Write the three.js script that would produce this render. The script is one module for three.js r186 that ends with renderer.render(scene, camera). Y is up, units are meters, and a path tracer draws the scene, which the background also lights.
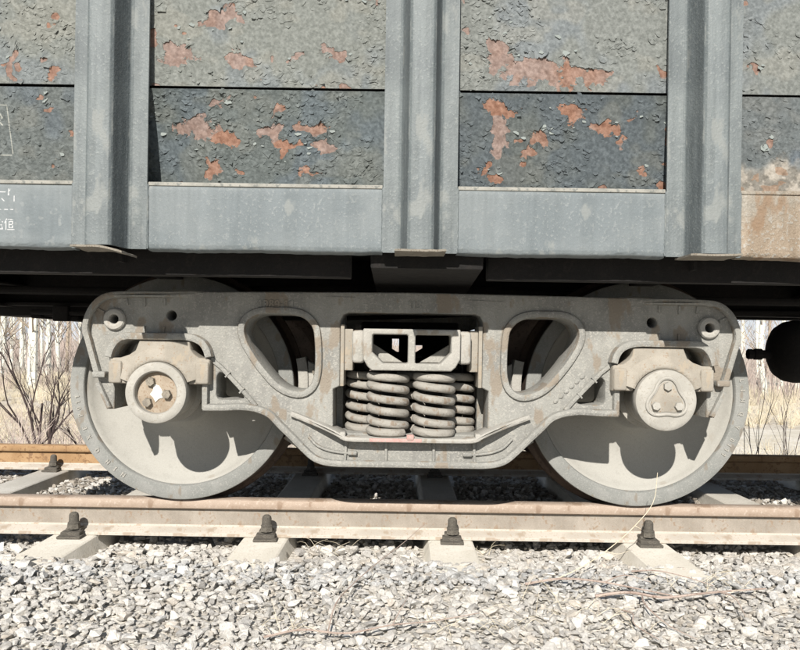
import * as THREE from 'three';
import { mergeGeometries, toCreasedNormals } from 'three/addons/utils/BufferGeometryUtils.js';
import { ConvexGeometry } from 'three/addons/geometries/ConvexGeometry.js';
import { RoundedBoxGeometry } from 'three/addons/geometries/RoundedBoxGeometry.js';
import { FontLoader } from 'three/addons/loaders/FontLoader.js';
import { TextGeometry } from 'three/addons/geometries/TextGeometry.js';

// ---------------------------------------------------------------- camera, sky, sun, exposure
// metres; x along the track (to the right), y up (0 = underside of the rails), z towards the viewer; bogie centre at x = 0
const scene = new THREE.Scene();
const camera = new THREE.PerspectiveCamera(46.55, 800 / 650, 0.05, 2000);
camera.position.set(-0.04, 0.75, 3.88);
camera.rotation.set(0, 0, 0.0148);
camera.setViewOffset(800, 688, 0, 0, 800, 650);
scene.add(camera);

const SUN = new THREE.Vector3(-0.17, 0.6, 1).normalize();
const skyW = 256, skyH = 128, skyData = new Float32Array(skyW * skyH * 4);
for (let j = 0; j < skyH; j++) for (let i = 0; i < skyW; i++) {
  const el = ((j + 0.5) / skyH - 0.5) * Math.PI, up = Math.max(0, Math.sin(el));
  const k = Math.pow(1 - up, 2.6), o = (j * skyW + i) * 4;
  skyData[o] = 0.10 + 0.44 * k; skyData[o + 1] = 0.15 + 0.42 * k; skyData[o + 2] = 0.24 + 0.36 * k; skyData[o + 3] = 1;
}
const skyTex = new THREE.DataTexture(skyData, skyW, skyH, THREE.RGBAFormat, THREE.FloatType);
skyTex.mapping = THREE.EquirectangularReflectionMapping;
skyTex.magFilter = skyTex.minFilter = THREE.LinearFilter;
skyTex.needsUpdate = true;
scene.background = skyTex;
scene.environment = skyTex;
scene.backgroundIntensity = 1;
scene.environmentIntensity = 1;

const sun = new THREE.DirectionalLight(0xfff8ef, 4.9);
sun.position.copy(SUN).multiplyScalar(30);
sun.castShadow = true;
sun.shadow.mapSize.set(4096, 4096);
Object.assign(sun.shadow.camera, { left: -9, right: 9, top: 9, bottom: -9, near: 1, far: 90 });
scene.add(sun, sun.target);

const renderer = new THREE.WebGLRenderer({ antialias: true });
renderer.setSize(1024, 832);
renderer.toneMapping = THREE.LinearToneMapping;
renderer.toneMappingExposure = 1.55;
renderer.shadowMap.enabled = true;

// ---------------------------------------------------------------- helpers
let seed = 12345;
const rnd = () => { seed = (seed + 0x6D2B79F5) | 0; let t = Math.imul(seed ^ (seed >>> 15), 1 | seed); t = (t + Math.imul(t ^ (t >>> 7), 61 | t)) ^ t; return ((t ^ (t >>> 14)) >>> 0) / 4294967296; };
const R = (a, b) => a + (b - a) * rnd();
const hash = (x, y, s) => { let h = Math.imul(x, 374761393) ^ Math.imul(y, 668265263) ^ Math.imul(s, 2147483647 - 19); h = Math.imul(h ^ (h >>> 13), 1274126177); return ((h ^ (h >>> 16)) >>> 0) / 4294967296; };
const mix = (a, b, t) => a + (b - a) * t;
const sst = (a, b, x) => { const t = Math.min(1, Math.max(0, (x - a) / (b - a))); return t * t * (3 - 2 * t); };
// value noise; p > 0 makes the lattice repeat every p cells
function vn(x, y, s, p = 0, q = p) {
  const xi = Math.floor(x), yi = Math.floor(y), fx = x - xi, fy = y - yi, u = fx * fx * (3 - 2 * fx), v = fy * fy * (3 - 2 * fy);
  let x0 = xi, x1 = xi + 1, y0 = yi, y1 = yi + 1;
  if (p) { x0 = ((x0 % p) + p) % p; x1 = ((x1 % p) + p) % p; y0 = ((y0 % q) + q) % q; y1 = ((y1 % q) + q) % q; }
  const a = hash(x0, y0, s), b = hash(x0, y1, s);
  return mix(a + (hash(x1, y0, s) - a) * u, b + (hash(x1, y1, s) - b) * u, v);
}
function fbm(x, y, s, oct = 4, p = 0, q = p) { let a = 0, g = 0.5, t = 0; for (let i = 0; i < oct; i++) { a += g * vn(x, y, s + i, p, q); t += g; g *= 0.55; x *= 2; y *= 2; p *= 2; q *= 2; } return a / t; }

function makeTex(w, h, fn, srgb, repeat) {
  const d = new Uint8Array(w * h * 4), c = [0, 0, 0];
  for (let j = 0; j < h; j++) for (let i = 0; i < w; i++) {
    fn((i + 0.5) / w, (j + 0.5) / h, c);
    const o = (j * w + i) * 4;
    d[o] = Math.max(0, Math.min(255, c[0])); d[o + 1] = Math.max(0, Math.min(255, c[1])); d[o + 2] = Math.max(0, Math.min(255, c[2])); d[o + 3] = 255;
  }
  const t = new THREE.DataTexture(d, w, h, THREE.RGBAFormat);
  t.magFilter = THREE.LinearFilter; t.minFilter = THREE.LinearMipmapLinearFilter; t.generateMipmaps = true;
  t.wrapS = t.wrapT = THREE.RepeatWrapping;
  if (srgb) t.colorSpace = THREE.SRGBColorSpace;
  if (repeat) t.repeat.set(repeat, repeat);
  t.needsUpdate = true;
  return t;
}
// a mottled surface: two tones by coarse noise, fine grain, specks of a third tone; tile = metres per repeat
function mottled(c1, c2, c3, { tile = 0.6, size = 320, cells = 6, grain = 14, speck = 0.62, speckCells = 40, bump = 0.002, rough = 0.95, metal = 0, s = 1, streak = 0, stains = null } = {}) {
  const col = makeTex(size, size, (u, v, o) => {
    const n = sst(0.3, 0.7, fbm(u * cells, v * cells, s, 5, cells)), st = streak ? (fbm(u * cells * 6, v * 3, s + 40, 4, cells * 6, 3) - 0.5) * streak : 0, sn = stains ? sst(stains[3], stains[3] + 0.1, fbm(u * cells * 2, v * cells, s + 60, 5, cells * 2, cells)) : 0, k = sst(speck, speck + 0.12, fbm(u * speckCells, v * speckCells, s + 9, 3, speckCells)), g = (hash(u * size | 0, v * size | 0, s + 3) - 0.5) * grain;
    for (let i = 0; i < 3; i++) { o[i] = mix(mix(c1[i], c2[i], n), c3[i], k) + g + st; if (sn) o[i] = mix(o[i], stains[i], sn * 0.75); }
  }, true, 1 / tile);
  const m = new THREE.MeshStandardMaterial({ map: col, roughness: rough, metalness: metal });
  if (bump) {
    m.bumpMap = makeTex(size, size, (u, v, o) => { const b = 255 * (0.6 * fbm(u * speckCells, v * speckCells, s + 9, 4, speckCells) + 0.4 * fbm(u * cells * 2, v * cells * 2, s + 20, 3, cells * 2)); o[0] = o[1] = o[2] = b; }, false, 1 / tile);
    m.bumpScale = bump;
  }
  return m;
}
const ni = (g) => { const r = g.index ? g.toNonIndexed() : g; for (const k of Object.keys(r.attributes)) if (!['position', 'normal', 'uv'].includes(k)) r.deleteAttribute(k); r.clearGroups(); return r; };
// uv in metres from the side each face points to
function boxUV(g) {
  const p = g.attributes.position, n = p.count, uv = new Float32Array(n * 2), a = new THREE.Vector3(), b = new THREE.Vector3(), c = new THREE.Vector3(), e = new THREE.Vector3();
  for (let i = 0; i < n; i += 3) {
    a.fromBufferAttribute(p, i); b.fromBufferAttribute(p, i + 1); c.fromBufferAttribute(p, i + 2);
    e.copy(b).sub(a).cross(c.clone().sub(a));
    const x = Math.abs(e.x), y = Math.abs(e.y), z = Math.abs(e.z), ax = z >= x && z >= y ? 0 : y >= x ? 1 : 2;
    for (const [k, q] of [[i, a], [i + 1, b], [i + 2, c]]) { uv[k * 2] = ax === 2 ? q.z + 0.37 : q.x; uv[k * 2 + 1] = ax === 1 ? q.z + 0.21 : q.y; }
  }
  g.setAttribute('uv', new THREE.BufferAttribute(uv, 2));
  return g;
}
function join(geos, { crease = 0.6, keepUV = false } = {}) {
  let g = mergeGeometries((Array.isArray(geos) ? geos : [geos]).map((q) => { const r = ni(q); if (!r.attributes.uv) r.setAttribute('uv', new THREE.BufferAttribute(new Float32Array(r.attributes.position.count * 2), 2)); return r; }));
  if (crease) g = toCreasedNormals(g, crease);
  return keepUV ? g : boxUV(g);
}
const taken = new Map();
function numbered(n) { const k = taken.get(n) || 0; taken.set(n, k + 1); return k ? `${n}_${String(k).padStart(3, '0')}` : n; }
function part(parent, name, geos, mat, opt) {
  const m = new THREE.Mesh(opt && opt.raw ? geos : join(geos, opt), mat);
  m.name = name; m.castShadow = m.receiveShadow = true;
  parent.add(m);
  return m;
}
function thing(name, label, category, pos = [0, 0, 0], group) {
  const g = new THREE.Group(); g.name = numbered(name); g.position.set(...pos);
  g.userData = { label, category }; if (group) g.userData.group = group;
  scene.add(g);
  return g;
}
function structure(name, geos, mat, opt) { const m = part(scene, name, geos, mat, opt); m.userData.kind = 'structure'; return m; }
const box = (x0, x1, y0, y1, z0, z1, r = 0.004) => { const g = r ? new RoundedBoxGeometry(x1 - x0, y1 - y0, z1 - z0, 2, Math.min(r, (x1 - x0) / 2.1, (y1 - y0) / 2.1, (z1 - z0) / 2.1)) : new THREE.BoxGeometry(x1 - x0, y1 - y0, z1 - z0); g.translate((x0 + x1) / 2, (y0 + y1) / 2, (z0 + z1) / 2); return g; };
const poly = (pts0) => { const pts = pts0.reduce((a, p, i) => { const q = pts0[(i + 1) % pts0.length]; return a + p[0] * q[1] - q[0] * p[1]; }, 0) < 0 ? [...pts0].reverse() : pts0; const s = new THREE.Shape(); pts.forEach(([x, y], i) => (i ? s.lineTo(x, y) : s.moveTo(x, y))); s.closePath(); return s; };
const smooth = (pts, n = 48, closed = true) => new THREE.CatmullRomCurve3(pts.map(([x, y]) => new THREE.Vector3(x, y, 0)), closed, 'centripetal').getSpacedPoints(n).slice(0, closed ? n : n + 1).map((p) => [p.x, p.y]);
const mirror = (pts) => pts.map(([x, y]) => [-x, y]).reverse();
const area = (pts) => pts.reduce((a, p, i) => { const q = pts[(i + 1) % pts.length]; return a + p[0] * q[1] - q[0] * p[1]; }, 0);
const hole = (pts0) => { const pts = area(pts0) > 0 ? [...pts0].reverse() : pts0; const p = new THREE.Path(); pts.forEach(([x, y], i) => (i ? p.lineTo(x, y) : p.moveTo(x, y))); p.closePath(); return p; };
function ext(shape, z0, z1, b = 0.005, seg = 2) {
  const g = new THREE.ExtrudeGeometry(shape, { depth: z1 - z0 - 2 * b, bevelEnabled: b > 0, bevelSize: b, bevelThickness: b, bevelOffset: -b, bevelSegments: seg, curveSegments: 10 });
  g.translate(0, 0, z0 + b);
  return g;
}
// a bar of constant width along a path in the x-y plane, standing from z0 to z1
function ribbon(pts, w, z0, z1, b = 0.005) {
  const L = [], Rr = [], n = pts.length;
  for (let i = 0; i < n; i++) {
    const a = pts[Math.max(0, i - 1)], c = pts[Math.min(n - 1, i + 1)];
    let dx = c[0] - a[0], dy = c[1] - a[1]; const l = Math.hypot(dx, dy) || 1; dx /= l; dy /= l;
    L.push([pts[i][0] - dy * w / 2, pts[i][1] + dx * w / 2]); Rr.push([pts[i][0] + dy * w / 2, pts[i][1] - dx * w / 2]);
  }
  return ext(poly([...L, ...Rr.reverse()]), z0, z1, b);
}
const cylZ = (r, z0, z1, x, y, n = 24) => { const g = new THREE.CylinderGeometry(r, r, z1 - z0, n); g.rotateX(Math.PI / 2); g.translate(x, y, (z0 + z1) / 2); return g; };
// turned shape about an axis along z; profile of [radius, z]
const lathZ = (prof, x = 0, y = 0, n = 96) => { const g = new THREE.LatheGeometry(prof.map(([r, z]) => new THREE.Vector2(r, z)), n); g.rotateX(Math.PI / 2); g.translate(x, y, 0); return g; };
const tubeGeo = (pts, r0, r1 = r0, rs = 6, seg = 0) => {
  const c = new THREE.CatmullRomCurve3(pts.map((p) => new THREE.Vector3(...p))), n = seg || pts.length * 3, g = new THREE.TubeGeometry(c, n, 1, rs, false), p = g.attributes.position;
  for (let i = 0; i <= n; i++) { const q = c.getPointAt(i / n), r = mix(r0, r1, i / n); for (let k = 0; k <= rs; k++) { const j = i * (rs + 1) + k; p.setXYZ(j, q.x + (p.getX(j) - q.x) * r, q.y + (p.getY(j) - q.y) * r, q.z + (p.getZ(j) - q.z) * r); } }
  return g;
};
const hexBolt = (x, y, z, r, h, t = 0) => { const g = new THREE.CylinderGeometry(r * 0.94, r, h, 6); g.rotateX(Math.PI / 2); g.rotateZ(t); g.translate(x, y, z + h / 2); return g; };

// ---------------------------------------------------------------- materials (sRGB tones of the stuff itself)
const M = {};
M.cast = mottled([122, 122, 118], [136, 136, 131], [145, 144, 138], { tile: 0.6, size: 1024, cells: 6, speckCells: 130, grain: 24, bump: 0.0034, s: 2, speck: 0.58, streak: 14, stains: [124, 114, 101, 0.61] });
M.castPale = mottled([142, 141, 135], [154, 152, 146], [158, 157, 150], { tile: 0.4, size: 512, cells: 5, speckCells: 80, bump: 0.0024, grain: 18, s: 5, stains: [132, 123, 111, 0.61] });
M.tan = mottled([136, 131, 121], [148, 143, 133], [134, 120, 104], { tile: 0.3, cells: 5, speckCells: 40, bump: 0.0014, grain: 14, s: 7, speck: 0.68, stains: [150, 140, 124, 0.62] });
M.wheel = mottled([144, 143, 137], [153, 152, 146], [148, 147, 141], { tile: 0.9, size: 512, cells: 4, speckCells: 80, bump: 0.0008, grain: 10, s: 11, stains: [134, 129, 120, 0.6] });
M.rim = mottled([120, 122, 119], [130, 131, 128], [138, 139, 135], { tile: 0.4, cells: 6, speckCells: 110, bump: 0.0012, grain: 16, s: 13, speck: 0.62, stains: [118, 111, 101, 0.64] });
M.tread = mottled([74, 64, 57], [88, 76, 67], [64, 54, 46], { tile: 0.4, bump: 0.0005, rough: 0.6, metal: 0.3, s: 15 });
M.spring = mottled([132, 129, 122], [145, 142, 135], [126, 120, 111], { tile: 0.2, cells: 6, speckCells: 40, bump: 0.001, grain: 14, s: 17, speck: 0.66, stains: [120, 106, 92, 0.62] });
M.bearing = mottled([148, 146, 139], [160, 158, 151], [142, 138, 129], { tile: 0.25, cells: 5, speckCells: 50, bump: 0.0005, s: 19, speck: 0.66 });
M.rust = mottled([138, 126, 110], [150, 139, 124], [128, 110, 91], { tile: 0.12, cells: 5, speckCells: 24, bump: 0.0006, s: 21, size: 256 });
M.bright = new THREE.MeshStandardMaterial({ color: 0xcfccc2, roughness: 0.5, metalness: 0.1 });  // white tone standing for sun glare on the lock plate
M.redDust = mottled([164, 128, 122], [172, 142, 136], [160, 150, 142], { tile: 0.1, bump: 0.001, s: 24, size: 256, speck: 0.56 });
M.bolt = mottled([112, 107, 98], [134, 128, 116], [98, 90, 80], { tile: 0.1, bump: 0.0004, s: 23, size: 256 });
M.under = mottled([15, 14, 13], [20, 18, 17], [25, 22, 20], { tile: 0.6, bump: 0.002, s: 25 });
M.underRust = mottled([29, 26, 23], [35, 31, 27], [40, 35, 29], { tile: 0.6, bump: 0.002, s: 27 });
M.paint = mottled([95, 103, 106], [106, 113, 115], [112, 118, 119], { tile: 0.9, size: 1024, cells: 7, speckCells: 150, grain: 14, bump: 0.0014, s: 31, speck: 0.64, rough: 0.72, streak: 18, stains: [120, 124, 122, 0.66] });
M.stake = mottled([86, 93, 95], [98, 105, 106], [108, 114, 114], { tile: 0.8, size: 1024, cells: 7, speckCells: 140, grain: 15, bump: 0.0018, s: 33, speck: 0.64, rough: 0.66, streak: 30, stains: [117, 121, 119, 0.64] });
M.paleCurl = new THREE.MeshStandardMaterial({ color: 0x767d7a, roughness: 0.8, side: THREE.DoubleSide });  // lighter film tone that paints highlights on the loose curls
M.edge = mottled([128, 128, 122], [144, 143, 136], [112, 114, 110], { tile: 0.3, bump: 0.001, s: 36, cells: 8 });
M.weld = mottled([112, 108, 99], [126, 121, 111], [98, 88, 76], { tile: 0.15, bump: 0.0014, s: 35, size: 256 });
M.railHead = mottled([146, 130, 115], [157, 142, 128], [165, 152, 139], { tile: 0.5, cells: 6, speckCells: 60, bump: 0.0006, s: 41, rough: 0.72, stains: [126, 107, 90, 0.62] });
M.railWeb = mottled([134, 127, 117], [147, 140, 130], [132, 117, 101], { tile: 0.5, cells: 5, speckCells: 50, bump: 0.001, s: 43, speck: 0.66, streak: 16, stains: [128, 110, 92, 0.62] });
M.railFoot = mottled([166, 160, 150], [177, 171, 161], [160, 148, 134], { tile: 0.4, cells: 5, speckCells: 60, bump: 0.001, s: 45, speck: 0.64, stains: [148, 134, 118, 0.62] });
M.farHead = mottled([142, 114, 82], [156, 129, 97], [126, 98, 70], { tile: 0.5, cells: 6, bump: 0.0008, s: 47, stains: [112, 88, 66, 0.6] });
M.concrete = mottled([190, 186, 175], [202, 198, 188], [180, 174, 161], { tile: 0.5, size: 512, cells: 5, speckCells: 90, bump: 0.0018, s: 51, grain: 16 });
M.clip = mottled([74, 71, 65], [94, 90, 82], [62, 56, 50], { tile: 0.1, bump: 0.0008, s: 53, size: 256 });

// ---------------------------------------------------------------- ground, ballast bed
const SLEEPERS = [-2.74, -2.01, -1.28, -0.545, 0.165, 0.912, 1.64, 2.37];
// the field lies lower than the track; a low bank leads up to the ballast
const groundAt = (x, z) => mix(-0.9, -0.44, sst(-6.4, -3.6, z)) + (z < -14 ? 0.5 * (fbm(x * 0.12, z * 0.12, 63, 3) - 0.5) + 0.012 * Math.min(60, -14 - z) : 0.04 * (fbm(x * 0.9, z * 0.9, 64, 3) - 0.5) * sst(-4, -6, z));
const bedY = (x, z) => {
  let y = -0.045 + 0.04 * sst(0.95, 1.18, Math.abs(z));
  if (z > 1.35) y -= 0.2 * (z - 1.35);
  if (z < -1.35) y -= 0.2 * (-1.35 - z);
  return Math.max(y, -0.42) + 0.02 * (fbm(x * 2.3 + 9, z * 2.3, 61, 3) - 0.5);
};
{
  const zs = []; for (let z = 40; z > 3; z -= 4) zs.push(z); for (let z = 3; z > -20; z -= 0.25) zs.push(z); for (let z = -20, d = 0.5; z > -420; z -= d, d *= 1.08) zs.push(z);
  const nx = 140, P = [], I = []; for (const z of zs) for (let i = 0; i <= nx; i++) { const t = i / nx * 2 - 1, x = Math.sign(t) * Math.pow(Math.abs(t), 2.2) * 320; P.push(x, groundAt(x, z), z); }
  for (let j = 0; j < zs.length - 1; j++) for (let i = 0; i < nx; i++) { const q = j * (nx + 1) + i; I.push(q, q + 1, q + nx + 1, q + 1, q + nx + 2, q + nx + 1); }
  const g = new THREE.BufferGeometry(); g.setAttribute('position', new THREE.Float32BufferAttribute(P, 3)); g.setIndex(I); g.computeVertexNormals();
  M.field = mottled([182, 172, 154], [196, 188, 173], [164, 152, 133], { tile: 3, size: 1024, cells: 8, speckCells: 90, bump: 0.02, s: 65, grain: 24, speck: 0.55 });
  structure('ground', g, M.field, { crease: 0 });
  // pale dirt track running beside the railway on the far side
  const q = new THREE.PlaneGeometry(120, 5.2, 160, 20); q.rotateX(-Math.PI / 2); q.translate(0, 0, -10.4);
  const r = q.attributes.position;
  for (let i = 0; i < r.count; i++) { const x = r.getX(i), z = r.getZ(i), e = Math.abs(z + 10.4) / 2.6; r.setZ(i, z + (fbm(x * 0.5, z, 67, 3) - 0.5) * 0.8); r.setY(i, groundAt(x, r.getZ(i)) + 0.02 - 0.05 * sst(0.8, 1, e)); }
  M.dirt = mottled([196, 188, 170], [212, 205, 190], [180, 168, 146], { tile: 1.6, cells: 6, speckCells: 60, bump: 0.01, s: 69, grain: 18 });
  structure('dirt_path', q, M.dirt, { crease: 0 });
}
const ballast = new THREE.Group(); ballast.name = 'ballast_bed'; ballast.userData.kind = 'structure'; scene.add(ballast);
{
  M.bed = mottled([196, 192, 183], [208, 204, 196], [180, 175, 165], { tile: 0.8, size: 1024, cells: 14, speckCells: 48, bump: 0.02, s: 71, grain: 26, speck: 0.5 });
  const g = new THREE.PlaneGeometry(60, 6.6, 400, 66); g.rotateX(-Math.PI / 2);
  const p = g.attributes.position;
  for (let i = 0; i < p.count; i++) { const x = p.getX(i), z = p.getZ(i); p.setY(i, bedY(x, z) - 0.012 - 0.012 * sst(0.9, 0.6, z) - (Math.abs(z) > 3.2 ? 0.1 : 0)); }
  part(ballast, 'bed', g, M.bed, { crease: 0 });

  // crushed stone: angular hulls
  const shapes = [];
  for (let k = 0; k < 12; k++) {
    const pts = [], flat = R(0.36, 0.7), long = R(0.62, 0.95);
    for (let i = 0; i < 13; i++) { const v = new THREE.Vector3(R(-1, 1), R(-1, 1), R(-1, 1)).normalize().multiplyScalar(R(0.78, 1.05)); pts.push(new THREE.Vector3(v.x, v.y * flat, v.z * long)); }
    const g2 = new ConvexGeometry(pts); boxUV(g2); shapes.push(g2);
  }
  const stoneMap = mottled([234, 232, 228], [250, 249, 246], [222, 219, 213], { tile: 2.2, size: 512, cells: 6, speckCells: 40, bump: 0.004, s: 73, grain: 20 });
  const tone = () => {
    const t = rnd(), v = R(0.84, 1.06);
    const c = t < 0.62 ? [0.68, 0.665, 0.635] : t < 0.86 ? [0.60, 0.59, 0.57] : t < 0.96 ? [0.62, 0.58, 0.525] : [0.47, 0.46, 0.445];
    return new THREE.Color(c[0] * v, c[1] * v, c[2] * v);
  };
  const greyTone = () => { const v = R(0.8, 1.1); return new THREE.Color(0.58 * v, 0.59 * v, 0.595 * v); };
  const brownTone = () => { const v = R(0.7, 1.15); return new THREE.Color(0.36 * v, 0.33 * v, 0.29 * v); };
  const onSleeper = (x, z, r) => Math.abs(z) < 1.13 && SLEEPERS.some((s) => Math.abs(x - s) < 0.115 + r * 0.6);
  const list = [];
  const m4 = new THREE.Matrix4(), q4 = new THREE.Quaternion(), eul = new THREE.Euler();
  const put = (x, z, r, lift) => {
    if (onSleeper(x, z, r)) return;
    const rail = Math.abs(Math.abs(z) - 0.7535) < 0.075; if (rail && lift > -0.01) lift = -0.012;
    const g3 = bedY(x, z);
    q4.setFromEuler(eul.set(R(-0.42, 0.42), R(0, 6.28), R(-0.42, 0.42)));
    m4.compose(new THREE.Vector3(x, g3 + lift, z), q4, new THREE.Vector3(r * R(0.85, 1.2), r * R(0.8, 1.1), r * R(0.85, 1.2)));
    const band = z > 1.16 && z < 1.42 && Math.abs(z - 1.29 - 0.05 * (vn(x * 3, 5, 77) - 0.5)) < 0.10 && rnd() < 0.62;
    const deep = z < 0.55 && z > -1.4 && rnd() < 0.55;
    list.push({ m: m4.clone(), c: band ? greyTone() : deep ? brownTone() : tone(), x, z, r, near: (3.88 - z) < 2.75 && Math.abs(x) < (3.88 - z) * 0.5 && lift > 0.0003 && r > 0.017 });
  };
  for (let z = -2.6; z < 2.1; z += 0.026) {
    const half = Math.min(3.6, (3.88 - z) * 0.55 + 0.75);
    for (let x = -half; x < half; x += 0.029) put(x + R(-0.016, 0.016), z + R(-0.015, 0.015), R(0.010, 0.022) * (rnd() < 0.12 ? 1.5 : 1), R(-0.008, 0.004));
  }
  for (let z = 0.84; z < 2.0; z += 0.021) { const half = (3.88 - z) * 0.55 + 0.25; for (let x = -half; x < half; x += 0.022) put(x + R(-0.012, 0.012), z + R(-0.012, 0.012), R(0.007, 0.013), R(-0.012, 0.004)); }
  for (let z = 0.86; z < 2.0; z += 0.075) { const half = (3.88 - z) * 0.55 + 0.3; for (let x = -half; x < half; x += 0.078) put(x + R(-0.05, 0.05), z + R(-0.045, 0.045), R(0.016, 0.029) * (rnd() < 0.1 ? 1.4 : 1), R(0.0, 0.008)); }
  for (let x = -2; x < 2; x += 0.05) if (rnd() < 0.75) put(x, 0.86 + R(0, 0.12), R(0.02, 0.032), R(0.005, 0.025));
  list.sort((a, b) => (b.near - a.near) || (b.r / (3.88 - b.z) - a.r / (3.88 - a.z)));
  const mats = [], tones = [[0.68, 0.665, 0.635], [0.62, 0.61, 0.59], [0.71, 0.695, 0.665], [0.62, 0.585, 0.535], [0.56, 0.56, 0.555], [0.50, 0.49, 0.475]];
  for (const t of tones) { const mm = stoneMap.clone(); mm.color = new THREE.Color(...t); mats.push(mm); }
  const own = list.slice(0, 300), rest = list.slice(300);
  own.forEach((s, i) => { const st = new THREE.Mesh(shapes[i % 12], mats[(i * 7 + (i >> 3)) % 10 < 4 ? 0 : (i * 5) % 6]); st.name = 'stone'; s.m.decompose(st.position, st.quaternion, st.scale); st.castShadow = st.receiveShadow = true; ballast.add(st); });
  for (let k = 0; k < 12; k++) {
    const sub = rest.filter((_, i) => i % 12 === k), im = new THREE.InstancedMesh(shapes[k], stoneMap, sub.length);
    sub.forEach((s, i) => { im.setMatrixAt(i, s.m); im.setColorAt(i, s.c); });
    im.name = 'small_stones'; im.userData.kind = 'stuff'; im.castShadow = im.receiveShadow = true;
    ballast.add(im);
  }
}

// ---------------------------------------------------------------- rails, sleepers and fastenings
function makeRail(label, z, head, web) {
  const t = thing('rail', label, 'rail', [0, 0, z]);
  const along = (sh) => { const g = new THREE.ExtrudeGeometry(sh, { depth: 50, bevelEnabled: false, steps: 1 }); g.rotateY(Math.PI / 2); g.translate(-25, 0, 0); return g; };
  const arc = (cx, cy, r, a0, a1, n = 5) => Array.from({ length: n + 1 }, (_, i) => { const a = mix(a0, a1, i / n); return [cx + r * Math.cos(a), cy + r * Math.sin(a)]; });
  const half = [[0.009, 0.095], [0.026, 0.099], [0.034, 0.103], [0.0355, 0.107], ...arc(0.0235, 0.126, 0.012, 0, 1.3), [0.012, 0.1395]];
  part(t, 'rail_head', along(poly([...half, ...mirror(half)])), head);
  part(t, 'rail_web', along(poly([[0.0075, 0.03], [0.007, 0.06], [0.009, 0.0952], [-0.009, 0.0952], [-0.007, 0.06], [-0.0075, 0.03]])), web);
  const f = [[0.057, 0], [0.057, 0.009], [0.055, 0.0115], [0.02, 0.023], [0.011, 0.027], [0.0075, 0.034]];
  part(t, 'rail_foot', along(poly([...f, ...mirror(f)])), M.railFoot);
  return t;
}
makeRail('nearer steel rail under the wheels, pale dust on its foot', 0.7535, M.railHead, M.railWeb);
makeRail('farther rusty steel rail behind the wheels, orange at its left end', -0.7535, M.farHead, M.farHead);

{
  const names = ['next beyond the leftmost one behind the bush side of the track', 'farthest left, showing between the rails left of the left wheel', 'whose near end shows left of the left wheel', 'just right of the lowest point of the left wheel', 'right of the middle, below the springs', 'directly under the right wheel', 'showing between the rails right of the right wheel', 'next beyond the one right of the right wheel'];
  const cs = poly([[-0.085, -0.004], [-0.078, 0.0], [0.078, 0.0], [0.085, -0.004], [0.135, -0.16], [-0.135, -0.16]]);
  const body = join((() => { const g = ext(cs, -1.25, 1.25, 0.006); return g; })(), { crease: 0.4 });
  { // chipped, slightly uneven concrete
    const p = body.attributes.position; for (let i = 0; i < p.count; i++) p.setY(i, p.getY(i) - 0.002);
  }
  // one fastening: bent clip plate pressing on the rail foot, bolt with nut and rounded end
  const clip = join([box(-0.036, 0.036, 0.0, 0.022, 0.0, 0.05, 0.004), box(-0.028, 0.028, 0.012, 0.03, -0.03, 0.02, 0.004), box(-0.044, 0.044, -0.001, 0.009, 0.012, 0.068, 0.003)]);
  const nutG = new THREE.CylinderGeometry(0.0225, 0.0255, 0.024, 6); nutG.translate(0.002, 0.041, 0.014);
  const nut = join(nutG, { crease: 0.3 });
  const boltG = new THREE.LatheGeometry([[0.0001, 0.092], [0.009, 0.091], [0.0155, 0.086], [0.018, 0.078], [0.0185, 0.056], [0.023, 0.05]].map(([a, b]) => new THREE.Vector2(a, b)).reverse(), 14); boltG.translate(0.002, 0, 0.014);
  const bolt = join(boltG);
  SLEEPERS.forEach((x, i) => {
    const t = thing('sleeper', `concrete sleeper ${names[i]}`, 'sleeper', [x, 0, 0], 'concrete sleepers under the track');
    part(t, 'concrete_body', body, M.concrete, { raw: true });
    for (const [z, turn] of [[0.815, 0], [0.692, Math.PI], [-0.692, 0], [-0.815, Math.PI]]) {
      const c = part(t, 'rail_clip', clip, M.clip, { raw: true }); c.position.set(0.004, 0, z); c.rotation.y = turn + ((i * 37) % 7 - 3) * 0.02;
      part(c, 'nut', nut, M.clip, { raw: true }); part(c, 'bolt', bolt, M.clip, { raw: true });
    }
  });
}

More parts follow.
